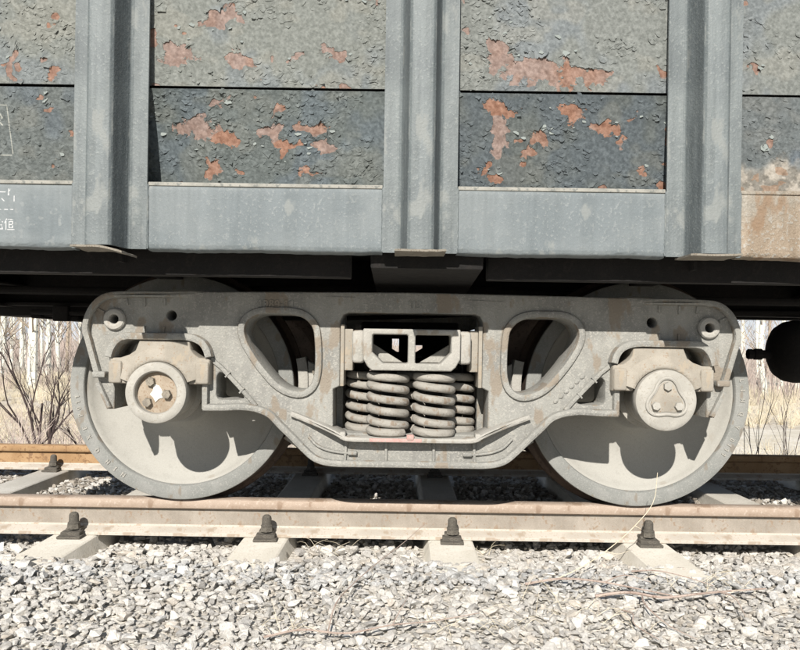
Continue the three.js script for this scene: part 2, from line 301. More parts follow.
// ---------------------------------------------------------------- goods wagon body
const wagon = thing('freight_wagon', 'grey-green open freight wagon body with peeling paint and upright steel stakes', 'freight wagon');
const STAKES = [-1.80, -0.924, 0.015, 0.872, 1.80, 2.74];
const WX0 = -1.92, WX1 = 3.6;
const SILL0 = 1.024, SILL1 = 1.227;
{
  // stake: rolled hat section, open at the back
  const hw = 0.112, t = 0.007, f = 1.461;
  const out = smooth([[-0.112, f], [-0.085, f], [-0.066, f], [-0.0585, f + 0.005], [-0.0545, f + 0.016], [-0.040, f + 0.085], [-0.037, f + 0.094], [-0.030, f + 0.099], [0, f + 0.1]], 40, false);
  const all = [...out, ...mirror(out).slice(1)];
  const inner = all.map(([x, z]) => [x * (Math.abs(x) > 0.062 ? 1 : 0.86), z - t - 0.002]).reverse();
  const sg = new THREE.ExtrudeGeometry(poly([...all, ...inner]), { depth: 3.0 - 1.026, bevelEnabled: false });
  sg.rotateX(-Math.PI / 2); // profile z -> -z, height -> y
  { const p = sg.attributes.position; for (let i = 0; i < p.count; i++) p.setZ(i, -p.getZ(i)); sg.index || null; }
  // mirrored in z: turn the faces back
  { const g2 = ni(sg), p = g2.attributes.position; for (let i = 0; i < p.count; i += 3) { const a = [p.getX(i), p.getY(i), p.getZ(i)]; p.setXYZ(i, p.getX(i + 1), p.getY(i + 1), p.getZ(i + 1)); p.setXYZ(i + 1, ...a); } g2.computeVertexNormals(); g2.translate(0, 1.026, 0); }
  const stakeG = join(sg, { crease: 0.7 });
  for (const side of [1, -1]) for (const x of STAKES) {
    const st = part(wagon, 'stake', stakeG, M.stake, { raw: true });
    st.position.x = x; if (side < 0) { st.rotation.y = Math.PI; }
    if (side > 0) {
      // thin closing plate welded under the foot, its front edge bent
      const fp = new THREE.BoxGeometry(0.15, 0.006, 0.135, 16, 1, 6); fp.translate(0, 1.0215, 1.50);
      const p = fp.attributes.position; for (let i = 0; i < p.count; i++) { const q = p.getX(i); p.setY(i, p.getY(i) - 0.016 * Math.pow(Math.max(0, (q + 0.02) / 0.1), 2) * (x < -0.5 && x > -1 ? 1.2 : -0.1) + 0.0025 * (vn(q * 60 + x * 9, p.getZ(i) * 40, 81) - 0.5)); }
      part(st, 'foot_plate', fp, M.weld);
    }
  }
}
// ---- peeling paint on the pressed steel planks
function worley(x, y, s) {
  const xi = Math.floor(x), yi = Math.floor(y); let d1 = 9, id = 0, ox = 0, oy = 0, d2 = 9;
  for (let j = -1; j <= 1; j++) for (let i = -1; i <= 1; i++) {
    const px = xi + i + hash(xi + i, yi + j, s), py = yi + j + hash(xi + i, yi + j, s + 1), d = (px - x) ** 2 + (py - y) ** 2;
    if (d < d1) { d2 = d1; d1 = d; id = hash(xi + i, yi + j, s + 2); ox = x - px; oy = y - py; } else if (d < d2) d2 = d;
  }
  return [id, ox, oy, Math.sqrt(d2) - Math.sqrt(d1)];
}
// patches: [x, y, rx, ry, tone] in metres from the plank's lower left; tone 0 orange rust .. 1 pink primer
function plank(name, label, x0, x1, y0, y1, { patches = [], base = [116, 128, 124], recess, s, small = 0.76, crust = false, marks = null, flakes = 160, litter = 0.5 }) {
  const w = x1 - x0, h = y1 - y0;
  const field = (x, y) => {
    let d = 9; const nx = (fbm(x * 18, y * 18, s, 5) - 0.5), ny = (fbm(x * 18 + 40, y * 18, s + 7, 5) - 0.5), rag = (fbm(x * 48, y * 48, s + 3, 4) - 0.5) * 1.5;
    for (const p of patches) { const q = Math.hypot((x + nx * 0.09 - p[0]) / p[2], (y + ny * 0.07 - p[1]) / p[3]) - 1 + rag; if (q < d) d = q; }
    const k = (small - fbm(x * 11 + 3, y * 11, s + 5, 4)) * 9; // scattered small scars
    return Math.min(d, k);
  };
  const W = Math.min(1024, Math.max(256, Math.round(w * 1150 / 4) * 4)), H = 384;
  const bumpD = new Float32Array(W * H);
  const col = makeTex(W, H, (u, v, o) => {
    const x = u * w, y = v * h, d = field(x, y);
    const c1 = worley(x * 42 + 3 * vn(x * 30, y * 30, s), y * 42 + 3 * vn(x * 30 + 9, y * 30, s), s + 11), c2 = worley(x * 95, y * 95, s + 15);
    const zone = sst(0.42, 0.62, fbm(x * 5, y * 7, s + 21, 3)); // where the film has lifted
    let hgt = 0.45 + 0.12 * (fbm(x * 60, y * 60, s + 23, 3) - 0.5);
    if (c1[0] > 0.35) hgt += zone * (0.17 * (c1[1] * (c1[0] - 0.6) * 2 + -c1[2] * 0.9));
    if (c2[0] > 0.5) hgt += zone * 0.16 * -c2[2];
    let r = base[0], g = base[1], b = base[2];
    const blue = sst(0.52, 0.68, fbm(x * 7 + 5, y * 5, s + 25, 3)); r = mix(r, base[0] - 6, blue * 0.7); g = mix(g, base[1] - 3, blue * 0.7); b = mix(b, base[2] + 4, blue * 0.7);
    const olive = sst(0.55, 0.7, fbm(x * 9, y * 12 + 8, s + 27, 3)); r = mix(r, base[0] + 12, olive * 0.6); g = mix(g, base[1] + 9, olive * 0.6); b = mix(b, base[2] + 6, olive * 0.6);
    const cell = (c1[0] - 0.5) * 9 * zone; r += cell; g += cell; b += cell;
        if (d < 0) {
      let tn = 0.5; let best = 9; for (const p of patches) { const q = Math.hypot((x - p[0]) / p[2], (y - p[1]) / p[3]); if (q < best) { best = q; tn = p[4]; } }
      if (best > 1.6) tn = hash((x * 9) | 0, (y * 9) | 0, s + 2);
      tn = Math.min(1, Math.max(0, tn + (fbm(x * 26, y * 26, s + 31, 3) - 0.5) * 0.8));
      const e = sst(0, 0.16, -d);
      r = mix(r, mix(116, 114, tn), e); g = mix(g, mix(84, 98, tn), e); b = mix(b, mix(67, 91, tn), e);
      const sc = (fbm(x * 70 + y * 31, y * 70 - x * 23, s + 33, 4) - 0.5) * 40; r += sc; g += sc; b += sc;
      hgt = mix(hgt, 0.1 + 0.12 * fbm(x * 80 + y * 20, y * 80, s + 35, 3), e);
    } else hgt += 0.25 * Math.exp(-d * 9) * (0.4 + vn(x * 50, y * 50, s + 37));
    if (crust) {
      const e = (y - h * 0.34 - (fbm(x * 14, y * 10, s + 41, 4) - 0.5) * 0.12) / 0.02, k = sst(1, -1, e), n = fbm(x * 40, y * 40, s + 43, 4);
      const t2 = sst(0.4, 0.62, n);
      r = mix(r, mix(100, 138, t2), k); g = mix(g, mix(97, 133, t2), k); b = mix(b, mix(90, 124, t2), k);
      if (fbm(x * 22, y * 26, s + 45, 3) > 0.62) { r = mix(r, 118, k * 0.6); g = mix(g, 92, k * 0.6); b = mix(b, 72, k * 0.6); }
      hgt = mix(hgt, 0.2 + 0.8 * n, k);
    }
    // dirty speckles thrown up along the bottom
    const gn = fbm(x * 130 + y * 60, y * 130 - x * 50, s + 51, 3); { const q = (gn - 0.5) * 46; r += q; g += q; b += q; hgt += (gn - 0.5) * 0.22; }
    if (marks) { const m = marks(x, y); if (m > 0 && vn(x * 150, y * 150, s + 55) > 0.22) { r = mix(r, 176, m); g = mix(g, 175, m); b = mix(b, 164, m); } }
    const gr = (hash((u * W) | 0, (v * H) | 0, s + 57) - 0.5) * 12;
    o[0] = r + gr; o[1] = g + gr; o[2] = b + gr;
    bumpD[((v * H) | 0) * W + ((u * W) | 0)] = hgt;
  }, true);
  const bt = makeTex(W, H, (u, v, o) => { o[0] = o[1] = o[2] = 255 * bumpD[((v * H) | 0) * W + ((u * W) | 0)]; }, false);
  const mat = new THREE.MeshStandardMaterial({ map: col, bumpMap: bt, bumpScale: 0.0045, roughness: 0.78 });
  const zAt = (x, y) => recess(x / w, y / h) + 0.004 * (fbm(x * 3, y * 4, s + 61, 3) - 0.5);
  const g = new THREE.BoxGeometry(w, h, 0.008, 60, 20, 1), p = g.attributes.position, uv = g.attributes.uv;
  for (let i = 0; i < p.count; i++) { const x = p.getX(i) + w / 2, y = p.getY(i) + h / 2; uv.setXY(i, x / w, y / h); p.setXYZ(i, x0 + x, y0 + y, p.getZ(i) + zAt(x, y)); }
  g.computeVertexNormals();
  const m = part(wagon, name, g, mat, { keepUV: true, crease: 0.5 });
  if (label) m.userData.label = label;
  // curled flakes of paint, standing off the sheet and hinged on one side
  const fl = [];
  const tris = (P, U) => { const q = new THREE.BufferGeometry(); q.setAttribute('position', new THREE.Float32BufferAttribute(P, 3)); q.setAttribute('uv', new THREE.Float32BufferAttribute(U, 2)); q.computeVertexNormals(); fl.push(q); };
  const inside = (x, y) => x > 0.012 && x < w - 0.012 && y > 0.008 && y < h - 0.006;
  const flake = (x, y, r, dir, lift) => {
    const n = 9, zb = zAt(x, y) + 0.0043, ca = Math.cos(dir), sa = Math.sin(dir), st = R(0.5, 1), v = [];
    for (let k = 0; k < n; k++) { const a = k / n * 6.283 + R(-0.25, 0.25), q = r * R(0.45, 1.15), c = Math.cos(a) * q, d = Math.sin(a) * q * st; v.push([c * sa + d * ca, -c * ca + d * sa]); }
    const P = [], U = []; const pt = (a, b) => { const al = (a * ca + b * sa) / r; P.push(x0 + x + a, y0 + y + b, zb + lift * Math.pow(Math.max(0, (al + 0.55) / 1.4), 1.6)); U.push((x + a) / w, (y + b) / h); };
    for (let k = 0; k < n; k++) { pt(0, 0); pt(...v[k]); pt(...v[(k + 1) % n]); }
    tris(P, U);
  };
  // the film's edge round each scar: a ragged lip, lifted most where it hangs over the scar from above
  for (const pt of patches) {
    const n = Math.max(40, Math.round(6.28 * Math.max(pt[2], pt[3]) / 0.0022)); let prev = null; const ph = R(0, 50);
    for (let i = 0; i <= n; i++) {
      const a = i / n * 6.2832, c = Math.cos(a) * pt[2], d = Math.sin(a) * pt[3]; let k = 1.7; while (k > 0.1 && field(pt[0] + c * k, pt[1] + d * k) > 0) k -= 0.03;
      const l = Math.hypot(c, d), bx = pt[0] + c * k, by = pt[1] + d * k, up = Math.max(0, Math.sin(a));
      if (k < 0.3 || k > 1.6 || !inside(bx, by)) { prev = null; continue; }
      const jag = 0.001 + 0.006 * vn(i * 0.21, ph, s + 71) * (0.4 + up), lift = (0.0006 + 0.0075 * Math.pow(vn(i * 0.09, ph + 9, s + 73), 1.5) * (0.25 + up)) * (vn(i * 0.05, ph + 3, s + 75) > 0.3 ? 1 : 0.2);
      const ux = c / l, uy = d / l, o = [bx + ux * 0.009, by + uy * 0.009], q = [bx - ux * jag, by - uy * jag];
      const cur = { o, q, zo: zAt(...o) + 0.0041, zq: zAt(...q) + 0.0044 + lift, uo: [(bx + ux * 0.006) / w, (by + uy * 0.006) / h] };
      if (prev && Math.hypot(prev.q[0] - q[0], prev.q[1] - q[1]) < 0.02) {
        const A = [x0 + prev.o[0], y0 + prev.o[1], prev.zo], B = [x0 + prev.q[0], y0 + prev.q[1], prev.zq], C = [x0 + q[0], y0 + q[1], cur.zq], D = [x0 + o[0], y0 + o[1], cur.zo];
        tris([...A, ...B, ...C, ...A, ...C, ...D], [...prev.uo, ...prev.uo, ...cur.uo, ...prev.uo, ...cur.uo, ...cur.uo]);
      }
      prev = cur;
    }
  }
  flakes = Math.round(flakes * 1.5);
  for (let i = 0, k = 0; k < flakes && i < flakes * 40; i++) {
    const x = R(0, w), y = R(0, h); if (!inside(x, y) || field(x, y) < 0.02 || fbm(x * 5, y * 7, s + 21, 3) < 0.42 + 0.14 * rnd()) continue;
    if (crust && y < h * 0.4) continue;
    flake(x, y, R(0.004, 0.012) * (rnd() < 0.18 ? 1.7 : 1), R(-2.7, -0.4), R(0.0008, 0.0042) * (rnd() < 0.15 ? 2.2 : 1)); k++;
  }
  { // a few long curls standing well off, pale undersides turned out, highlights put into their colour
    const film = fl.splice(0); for (let i = 0, k = 0; k < flakes * 0.04 && i < 4000; i++) { const x = R(0, w), y = R(h * 0.25, h), f = field(x, y); if (!inside(x, y) || f < 0.01 || f > 0.7) continue; flake(x, y, R(0.005, 0.013), R(-2.2, -0.9), R(0.004, 0.009)); k++; }
    if (fl.length) part(m, 'paint_curls', fl.splice(0), M.paleCurl, { crease: 0.9 }).userData.kind = 'stuff';
    fl.push(...film); }
  if (fl.length) { const q = part(m, 'paint_flakes', fl, mat, { crease: 0.9, keepUV: true }); q.userData.kind = 'stuff'; }
  return m;
}
const seg = (x, y, a, b, c, d, r) => { const dx = c - a, dy = d - b, t = Math.min(1, Math.max(0, ((x - a) * dx + (y - b) * dy) / (dx * dx + dy * dy))); return sst(r, r * 0.55, Math.hypot(x - a - t * dx, y - b - t * dy)); };
{
  const LA = 1.20, LB = 1.519, UA = 1.533, UB = 1.842;
  const flat = (u, v) => 1.43 - 0.012 * (1 - v);
  // first bay, left edge of the picture: stencilled frame and figure
  const fx = (px) => (px - 0) / 325; // metres right of the picture's left edge on the plank
  const bx0 = STAKES[0] + 0.05, offs = -1.282 - bx0;
  plank('side_plank', 'grey-green plank with a white stencilled frame', bx0, -0.95, LA, LB, {
    s: 101, base: [76, 82, 81], recess: (u, v) => 1.434 - 0.02 * (1 - v), patches: [[offs + 0.128, 0.288, 0.016, 0.012, 0.3], [offs + 0.17, 0.245, 0.022, 0.006, 0.1], [offs + 0.215, 0.185, 0.008, 0.014, 0.1]], flakes: 150,
    marks: (x, y) => { const X = x - offs, Y = y; return Math.max(seg(X, Y, -0.3, 0.263, 0.028, 0.263, 0.0019), seg(X, Y, 0.028, 0.263, 0.046, 0.112, 0.0019), seg(X, Y, -0.3, 0.112, 0.046, 0.112, 0.0019),
      seg(X, Y, -0.012, 0.235, 0.008, 0.235, 0.003), seg(X, Y, 0.008, 0.235, 0.014, 0.225, 0.003), seg(X, Y, 0.014, 0.225, 0.006, 0.216, 0.003), seg(X, Y, 0.006, 0.216, -0.012, 0.216, 0.003), seg(X, Y, 0.0, 0.216, 0.014, 0.203, 0.003)) * 0.6; } });
  plank('side_plank', null, bx0, -0.95, UA, UB, { s: 111, base: [99, 103, 99], recess: flat, patches: [[offs + 0.04, 0.06, 0.012, 0.05, 0.6], [offs + 0.13, 0.07, 0.02, 0.014, 0.8], [offs + 0.16, 0.03, 0.015, 0.01, 0.3]], flakes: 170, small: 0.76 });
  // second bay
  plank('side_plank', 'grey plank with one large rust-red scar in its upper left', -0.90, -0.02, LA, LB, {
    s: 121, base: [73, 80, 79], recess: (u, v) => 1.437 - (0.085 - 0.05 * sst(0.05, 0.5, u)) * Math.pow(Math.max(0, 1 - v), 0.8), flakes: 300,
    patches: [[0.24, 0.205, 0.085, 0.036, 0.85], [0.305, 0.178, 0.045, 0.026, 0.05], [0.455, 0.195, 0.042, 0.03, 0.8], [0.505, 0.155, 0.04, 0.022, 0.0], [0.495, 0.13, 0.016, 0.03, 0.0], [0.60, 0.215, 0.05, 0.018, 0.5], [0.62, 0.16, 0.04, 0.025, 0.9], [0.46, 0.255, 0.018, 0.016, 0.7], [0.30, 0.285, 0.025, 0.015, 0.9], [0.265, 0.085, 0.022, 0.02, 0.2], [0.345, 0.075, 0.014, 0.012, 0.3], [0.565, 0.075, 0.03, 0.008, 0.2]] });
  plank('side_plank', null, -0.90, -0.02, UA, UB, { s: 131, base: [99, 103, 99], recess: flat, flakes: 220, small: 0.76, patches: [[0.17, 0.10, 0.055, 0.035, 0.95], [0.36, 0.085, 0.03, 0.035, 0.8], [0.09, 0.14, 0.03, 0.03, 0.6], [0.52, 0.10, 0.03, 0.012, 0.9], [0.64, 0.11, 0.03, 0.02, 0.9], [0.3, 0.2, 0.06, 0.03, 0.9]] });
  // third bay
  plank('side_plank', 'grey plank with curled paint and a rusty notch under its top edge', 0.04, 0.84, LA, LB, {
    s: 141, base: [69, 75, 74], recess: (u, v) => 1.437 - 0.05 * Math.pow(Math.max(0, 1 - v), 0.8), flakes: 280,
    patches: [[0.23, 0.268, 0.05, 0.026, 0.05], [0.215, 0.215, 0.03, 0.07, 1.0], [0.335, 0.198, 0.034, 0.024, 0.3], [0.44, 0.272, 0.03, 0.032, 0.1], [0.52, 0.22, 0.04, 0.02, 0.2], [0.56, 0.20, 0.035, 0.016, 0.2], [0.18, 0.1, 0.016, 0.03, 0.1], [0.215, 0.07, 0.022, 0.014, 0.1], [0.30, 0.15, 0.012, 0.018, 0.3], [0.30, 0.11, 0.01, 0.012, 0.0], [0.62, 0.25, 0.018, 0.012, 0.4], [0.66, 0.1, 0.016, 0.012, 0.2], [0.75, 0.11, 0.02, 0.01, 0.2], [0.73, 0.21, 0.01, 0.03, 0.2]] });
  plank('side_plank', 'pale plank with a broad pink primer scar', 0.04, 0.84, UA, UB, { s: 151, base: [99, 103, 100], recess: flat, flakes: 220, small: 0.76, patches: [[0.33, 0.06, 0.13, 0.05, 0.85], [0.42, 0.055, 0.05, 0.04, 0.3], [0.2, 0.1, 0.05, 0.06, 0.95], [0.5, 0.04, 0.04, 0.03, 0.6], [0.72, 0.07, 0.02, 0.014, 0.3]] });
  // fourth bay, right edge
  plank('side_plank', 'grey plank crusted with pale scale along its foot', 0.90, STAKES[4] - 0.05, LA, LB, { s: 161, base: [76, 82, 83], recess: (u, v) => 1.44 - 0.012 * (1 - v), crust: true, small: 0.8, flakes: 100, patches: [] });
  plank('side_plank', null, 0.90, STAKES[4] - 0.05, UA, UB, { s: 171, base: [99, 103, 100], recess: flat, flakes: 120, patches: [[0.13, 0.09, 0.02, 0.025, 0.5]] });
  // planks above and beyond the picture, plain paint
  const plain = (x0, x1, y0, y1, z) => part(wagon, 'side_plank', box(x0, x1, y0, y1, z - 0.008, z, 0.002), M.paint);
  for (const [y0, y1] of [[1.852, 2.16], [2.17, 2.48], [2.49, 2.80]]) for (let i = 0; i < 5; i++) plain(STAKES[i] + 0.03, STAKES[i + 1] - 0.03, y0, y1, 1.43);
  for (const [y0, y1] of [[LA, LB], [UA, UB]]) { plain(STAKES[4] + 0.03, STAKES[5] - 0.03, y0, y1, 1.43); }
  for (const [y0, y1] of [[LA, 2.0], [2.01, 2.80]]) plain(WX0, WX1, y0, y1, -1.43);
  part(wagon, 'top_rail', [box(WX0, WX1, 2.82, 2.94, 1.36, 1.455), box(WX0, WX1, 2.82, 2.94, -1.455, -1.36)], M.stake);
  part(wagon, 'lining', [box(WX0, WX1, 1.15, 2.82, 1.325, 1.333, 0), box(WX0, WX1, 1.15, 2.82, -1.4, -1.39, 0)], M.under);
  part(wagon, 'end_wall', [box(WX0 - 0.02, WX0, 1.1, 2.9, -1.42, 1.42, 0.003)], M.paint);
}
// ---- side sill plates between the stakes
{
  const edges = [WX0, ...STAKES.flatMap((x) => [x - 0.112, x + 0.112]), WX1];
  const wrap = (x0, x1, mat, label) => {
    // channel: rounded top and bottom edge, flanges turned inwards
    const pr = smooth([[1.40, SILL0], [1.43, SILL0], [1.447, SILL0 + 0.002], [1.454, SILL0 + 0.010], [1.456, SILL0 + 0.05], [1.456, SILL1 - 0.05], [1.454, SILL1 - 0.010], [1.447, SILL1 - 0.002], [1.43, SILL1], [1.385, SILL1]], 60, false);
    const inn = pr.map(([z, y]) => [z - 0.009, mix(y, (SILL0 + SILL1) / 2, 0.09)]).reverse();
    const sh = poly([...pr, ...inn].map(([z, y]) => [-z, y]));
    const g = new THREE.ExtrudeGeometry(sh, { depth: x1 - x0 - 0.003, bevelEnabled: false, steps: 40 }); g.rotateY(Math.PI / 2); g.translate(x0 + 0.0015, 0, 0);
    const p = g.attributes.position; for (let i = 0; i < p.count; i++) { const x = p.getX(i), y = p.getY(i); p.setZ(i, p.getZ(i) + 0.003 * (vn(x * 6, y * 9, 85) - 0.5)); if (y < SILL0 + 0.02) p.setY(i, y + 0.005 * (vn(x * 9, 3, 86) - 0.5) + 0.003 * (vn(x * 60, 3, 87) - 0.5)); }
    const m = part(wagon, 'sill_plate', g, mat, { crease: 0.7 }); if (label) m.userData.label = label;
    if (x1 < 2) {
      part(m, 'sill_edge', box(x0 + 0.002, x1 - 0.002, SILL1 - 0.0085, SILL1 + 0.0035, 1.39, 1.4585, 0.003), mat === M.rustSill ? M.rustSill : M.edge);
      for (const x of [x0 + 0.001, x1 - 0.001]) part(m, 'weld_bead', tubeGeo(Array.from({ length: 22 }, (_, i) => [x + 0.0012 * (rnd() - 0.5), mix(SILL0 + 0.004, SILL1 - 0.004, i / 21), 1.4575 + 0.002 * (rnd() - 0.5)]), 0.0036, 0.0036, 6, 60), M.stake);
    }
    return m;
  };
  // stencilled characters, as far as the picture's edge lets them be read
  const X0 = -1.262, sm = M.paint.clone(), sw = 512, sh = 256, wx = 0.8, hy = 0.4; // texture window x from -1.8 to -1.0, y from 0.93 to 1.33
  const L = (x, y, list, r) => { let m = 0; for (const [a, b, c, d] of list) m = Math.max(m, seg(x, y, a, b, c, d, r)); return m; };
  const px = (a, b) => [X0 + a / 329, 1.23 - (b - 180) / 329];
  const st = (l) => l.map(([a, b, c, d]) => [...px(a, b), ...px(c, d)]);
  const glyphs = st([[-6, 192, 6, 192], [9.5, 189, 9, 195], [11.5, 189, 9.5, 192], [9.5, 192, 9.5, 195], [2, 198, 5, 201], [15, 196, 15, 201], [-8, 209.5, 14, 209.5],
    [-4, 222, 0, 218], [0, 218, 4, 222], [-3, 225, 3, 225], [-3, 229, 4, 229], [1, 225, -1, 229], [3, 226, 4, 229], [8, 219, 6, 223], [7.4, 221, 7.4, 229.5], [9.5, 219.5, 15, 219.5], [10.5, 221.5, 10.5, 227.5], [14, 221.5, 14, 227.5], [10.5, 221.5, 14, 221.5], [10.5, 224.5, 14, 224.5], [10.5, 227.5, 14, 227.5], [9, 229.5, 15.5, 229.5]]);
  sm.map = makeTex(1024, 512, (u, v, o) => {
    const x = -1.8 + u * wx, y = 0.93 + v * hy, n = sst(0.3, 0.7, fbm(x * 9, y * 9, 91, 5)), k = sst(0.66, 0.78, fbm(x * 52, y * 52, 92, 3)), g = (hash(u * 1024 | 0, v * 512 | 0, 93) - 0.5) * 9;
    const m = L(x, y, glyphs, 0.0019) * sst(0.25, 0.5, fbm(x * 160, y * 160, 97, 2));
    const c1 = [95, 103, 106], c2 = [106, 113, 115], c3 = [112, 118, 119];
    for (let i = 0; i < 3; i++) o[i] = mix(mix(mix(c1[i], c2[i], n), c3[i], k), 190, m * 0.8) + g + (fbm(u * 48, v * 3, 94, 4) - 0.5) * 16;
  }, true);
  sm.map.repeat.set(1 / wx, 1 / hy); sm.map.offset.set(1.8 / wx, -0.93 / hy);
  M.rustSill = mottled([132, 128, 119], [130, 118, 103], [139, 135, 127], { tile: 0.9, size: 768, cells: 6, speckCells: 130, bump: 0.006, s: 95, grain: 28, speck: 0.6, streak: 44, stains: [118, 97, 77, 0.65] });
  for (let i = 0; i < edges.length; i += 2) {
    const bay = i / 2; if (edges[i + 1] - edges[i] < 0.02) continue;
    wrap(edges[i], edges[i + 1], bay === 1 ? sm : bay === 4 ? M.rustSill : M.paint, bay === 1 ? 'sill plate with small white stencilled characters' : bay === 4 ? 'sill plate bare of paint, rusty tan and scaly' : null);
  }
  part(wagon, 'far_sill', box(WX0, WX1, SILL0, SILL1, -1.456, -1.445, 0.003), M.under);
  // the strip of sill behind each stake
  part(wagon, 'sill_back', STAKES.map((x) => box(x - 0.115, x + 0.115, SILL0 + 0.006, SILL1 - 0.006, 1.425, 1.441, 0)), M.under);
}
// ---- underframe
{
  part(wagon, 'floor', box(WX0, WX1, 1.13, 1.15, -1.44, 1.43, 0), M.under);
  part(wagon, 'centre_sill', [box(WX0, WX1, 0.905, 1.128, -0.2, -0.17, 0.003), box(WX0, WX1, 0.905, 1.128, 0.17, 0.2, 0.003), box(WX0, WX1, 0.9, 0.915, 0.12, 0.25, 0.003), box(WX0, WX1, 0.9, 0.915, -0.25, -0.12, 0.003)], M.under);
  for (const [a, b] of [[WX0, -0.2], [0.235, WX1]]) for (const e of [1, -1]) part(wagon, 'added_side_stringer', box(a, b, 0.958, 1.128, e * 1.31 - 0.03, e * 1.31 + 0.03, 0.004), M.under);  // stringers added to keep skylight off the wheel tops and darken the gap
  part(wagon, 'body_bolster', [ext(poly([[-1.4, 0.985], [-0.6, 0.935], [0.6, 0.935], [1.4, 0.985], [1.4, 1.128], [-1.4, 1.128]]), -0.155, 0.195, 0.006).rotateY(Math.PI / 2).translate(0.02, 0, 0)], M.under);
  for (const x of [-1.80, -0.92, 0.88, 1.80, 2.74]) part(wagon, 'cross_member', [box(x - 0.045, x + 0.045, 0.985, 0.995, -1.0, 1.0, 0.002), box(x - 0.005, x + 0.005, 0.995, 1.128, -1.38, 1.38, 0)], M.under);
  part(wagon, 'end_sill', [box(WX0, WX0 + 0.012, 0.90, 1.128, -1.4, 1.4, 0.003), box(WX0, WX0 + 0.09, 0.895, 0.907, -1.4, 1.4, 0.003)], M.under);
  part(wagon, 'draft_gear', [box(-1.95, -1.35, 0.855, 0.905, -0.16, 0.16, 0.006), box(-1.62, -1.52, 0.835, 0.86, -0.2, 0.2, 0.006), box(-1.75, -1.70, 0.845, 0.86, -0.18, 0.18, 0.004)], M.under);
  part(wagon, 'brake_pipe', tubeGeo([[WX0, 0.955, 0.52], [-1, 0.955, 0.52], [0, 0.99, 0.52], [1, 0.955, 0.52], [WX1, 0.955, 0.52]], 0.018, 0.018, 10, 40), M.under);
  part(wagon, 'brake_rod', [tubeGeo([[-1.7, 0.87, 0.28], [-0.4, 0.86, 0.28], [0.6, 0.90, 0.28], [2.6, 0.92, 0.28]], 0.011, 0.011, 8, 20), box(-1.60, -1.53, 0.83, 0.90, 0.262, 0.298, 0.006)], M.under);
  // air reservoir hung under the floor at the right
  const res = part(wagon, 'air_reservoir', (() => { const g = new THREE.LatheGeometry([[0.0001, -0.075], [0.03, -0.073], [0.075, -0.062], [0.112, -0.04], [0.133, -0.008], [0.14, 0.03], [0.14, 0.9], [0.13, 0.95], [0.0001, 0.97]].map(([r, h]) => new THREE.Vector2(r, h)), 48); g.rotateZ(-Math.PI / 2); g.translate(1.69, 0.742, 0.3); return g; })(), M.under);
  part(res, 'nozzle', [new THREE.CylinderGeometry(0.019, 0.019, 0.1, 16).rotateZ(Math.PI / 2).translate(1.575, 0.728, 0.3), new THREE.CylinderGeometry(0.025, 0.025, 0.035, 8).rotateZ(Math.PI / 2).translate(1.562, 0.728, 0.3), new THREE.CylinderGeometry(0.023, 0.023, 0.02, 8).rotateZ(Math.PI / 2).translate(1.527, 0.728, 0.3)], M.under);
  part(res, 'hanger', [1.86, 2.4].map((x) => box(x - 0.03, x + 0.03, 0.86, 1.13, 0.27, 0.33, 0.003)), M.under);
}

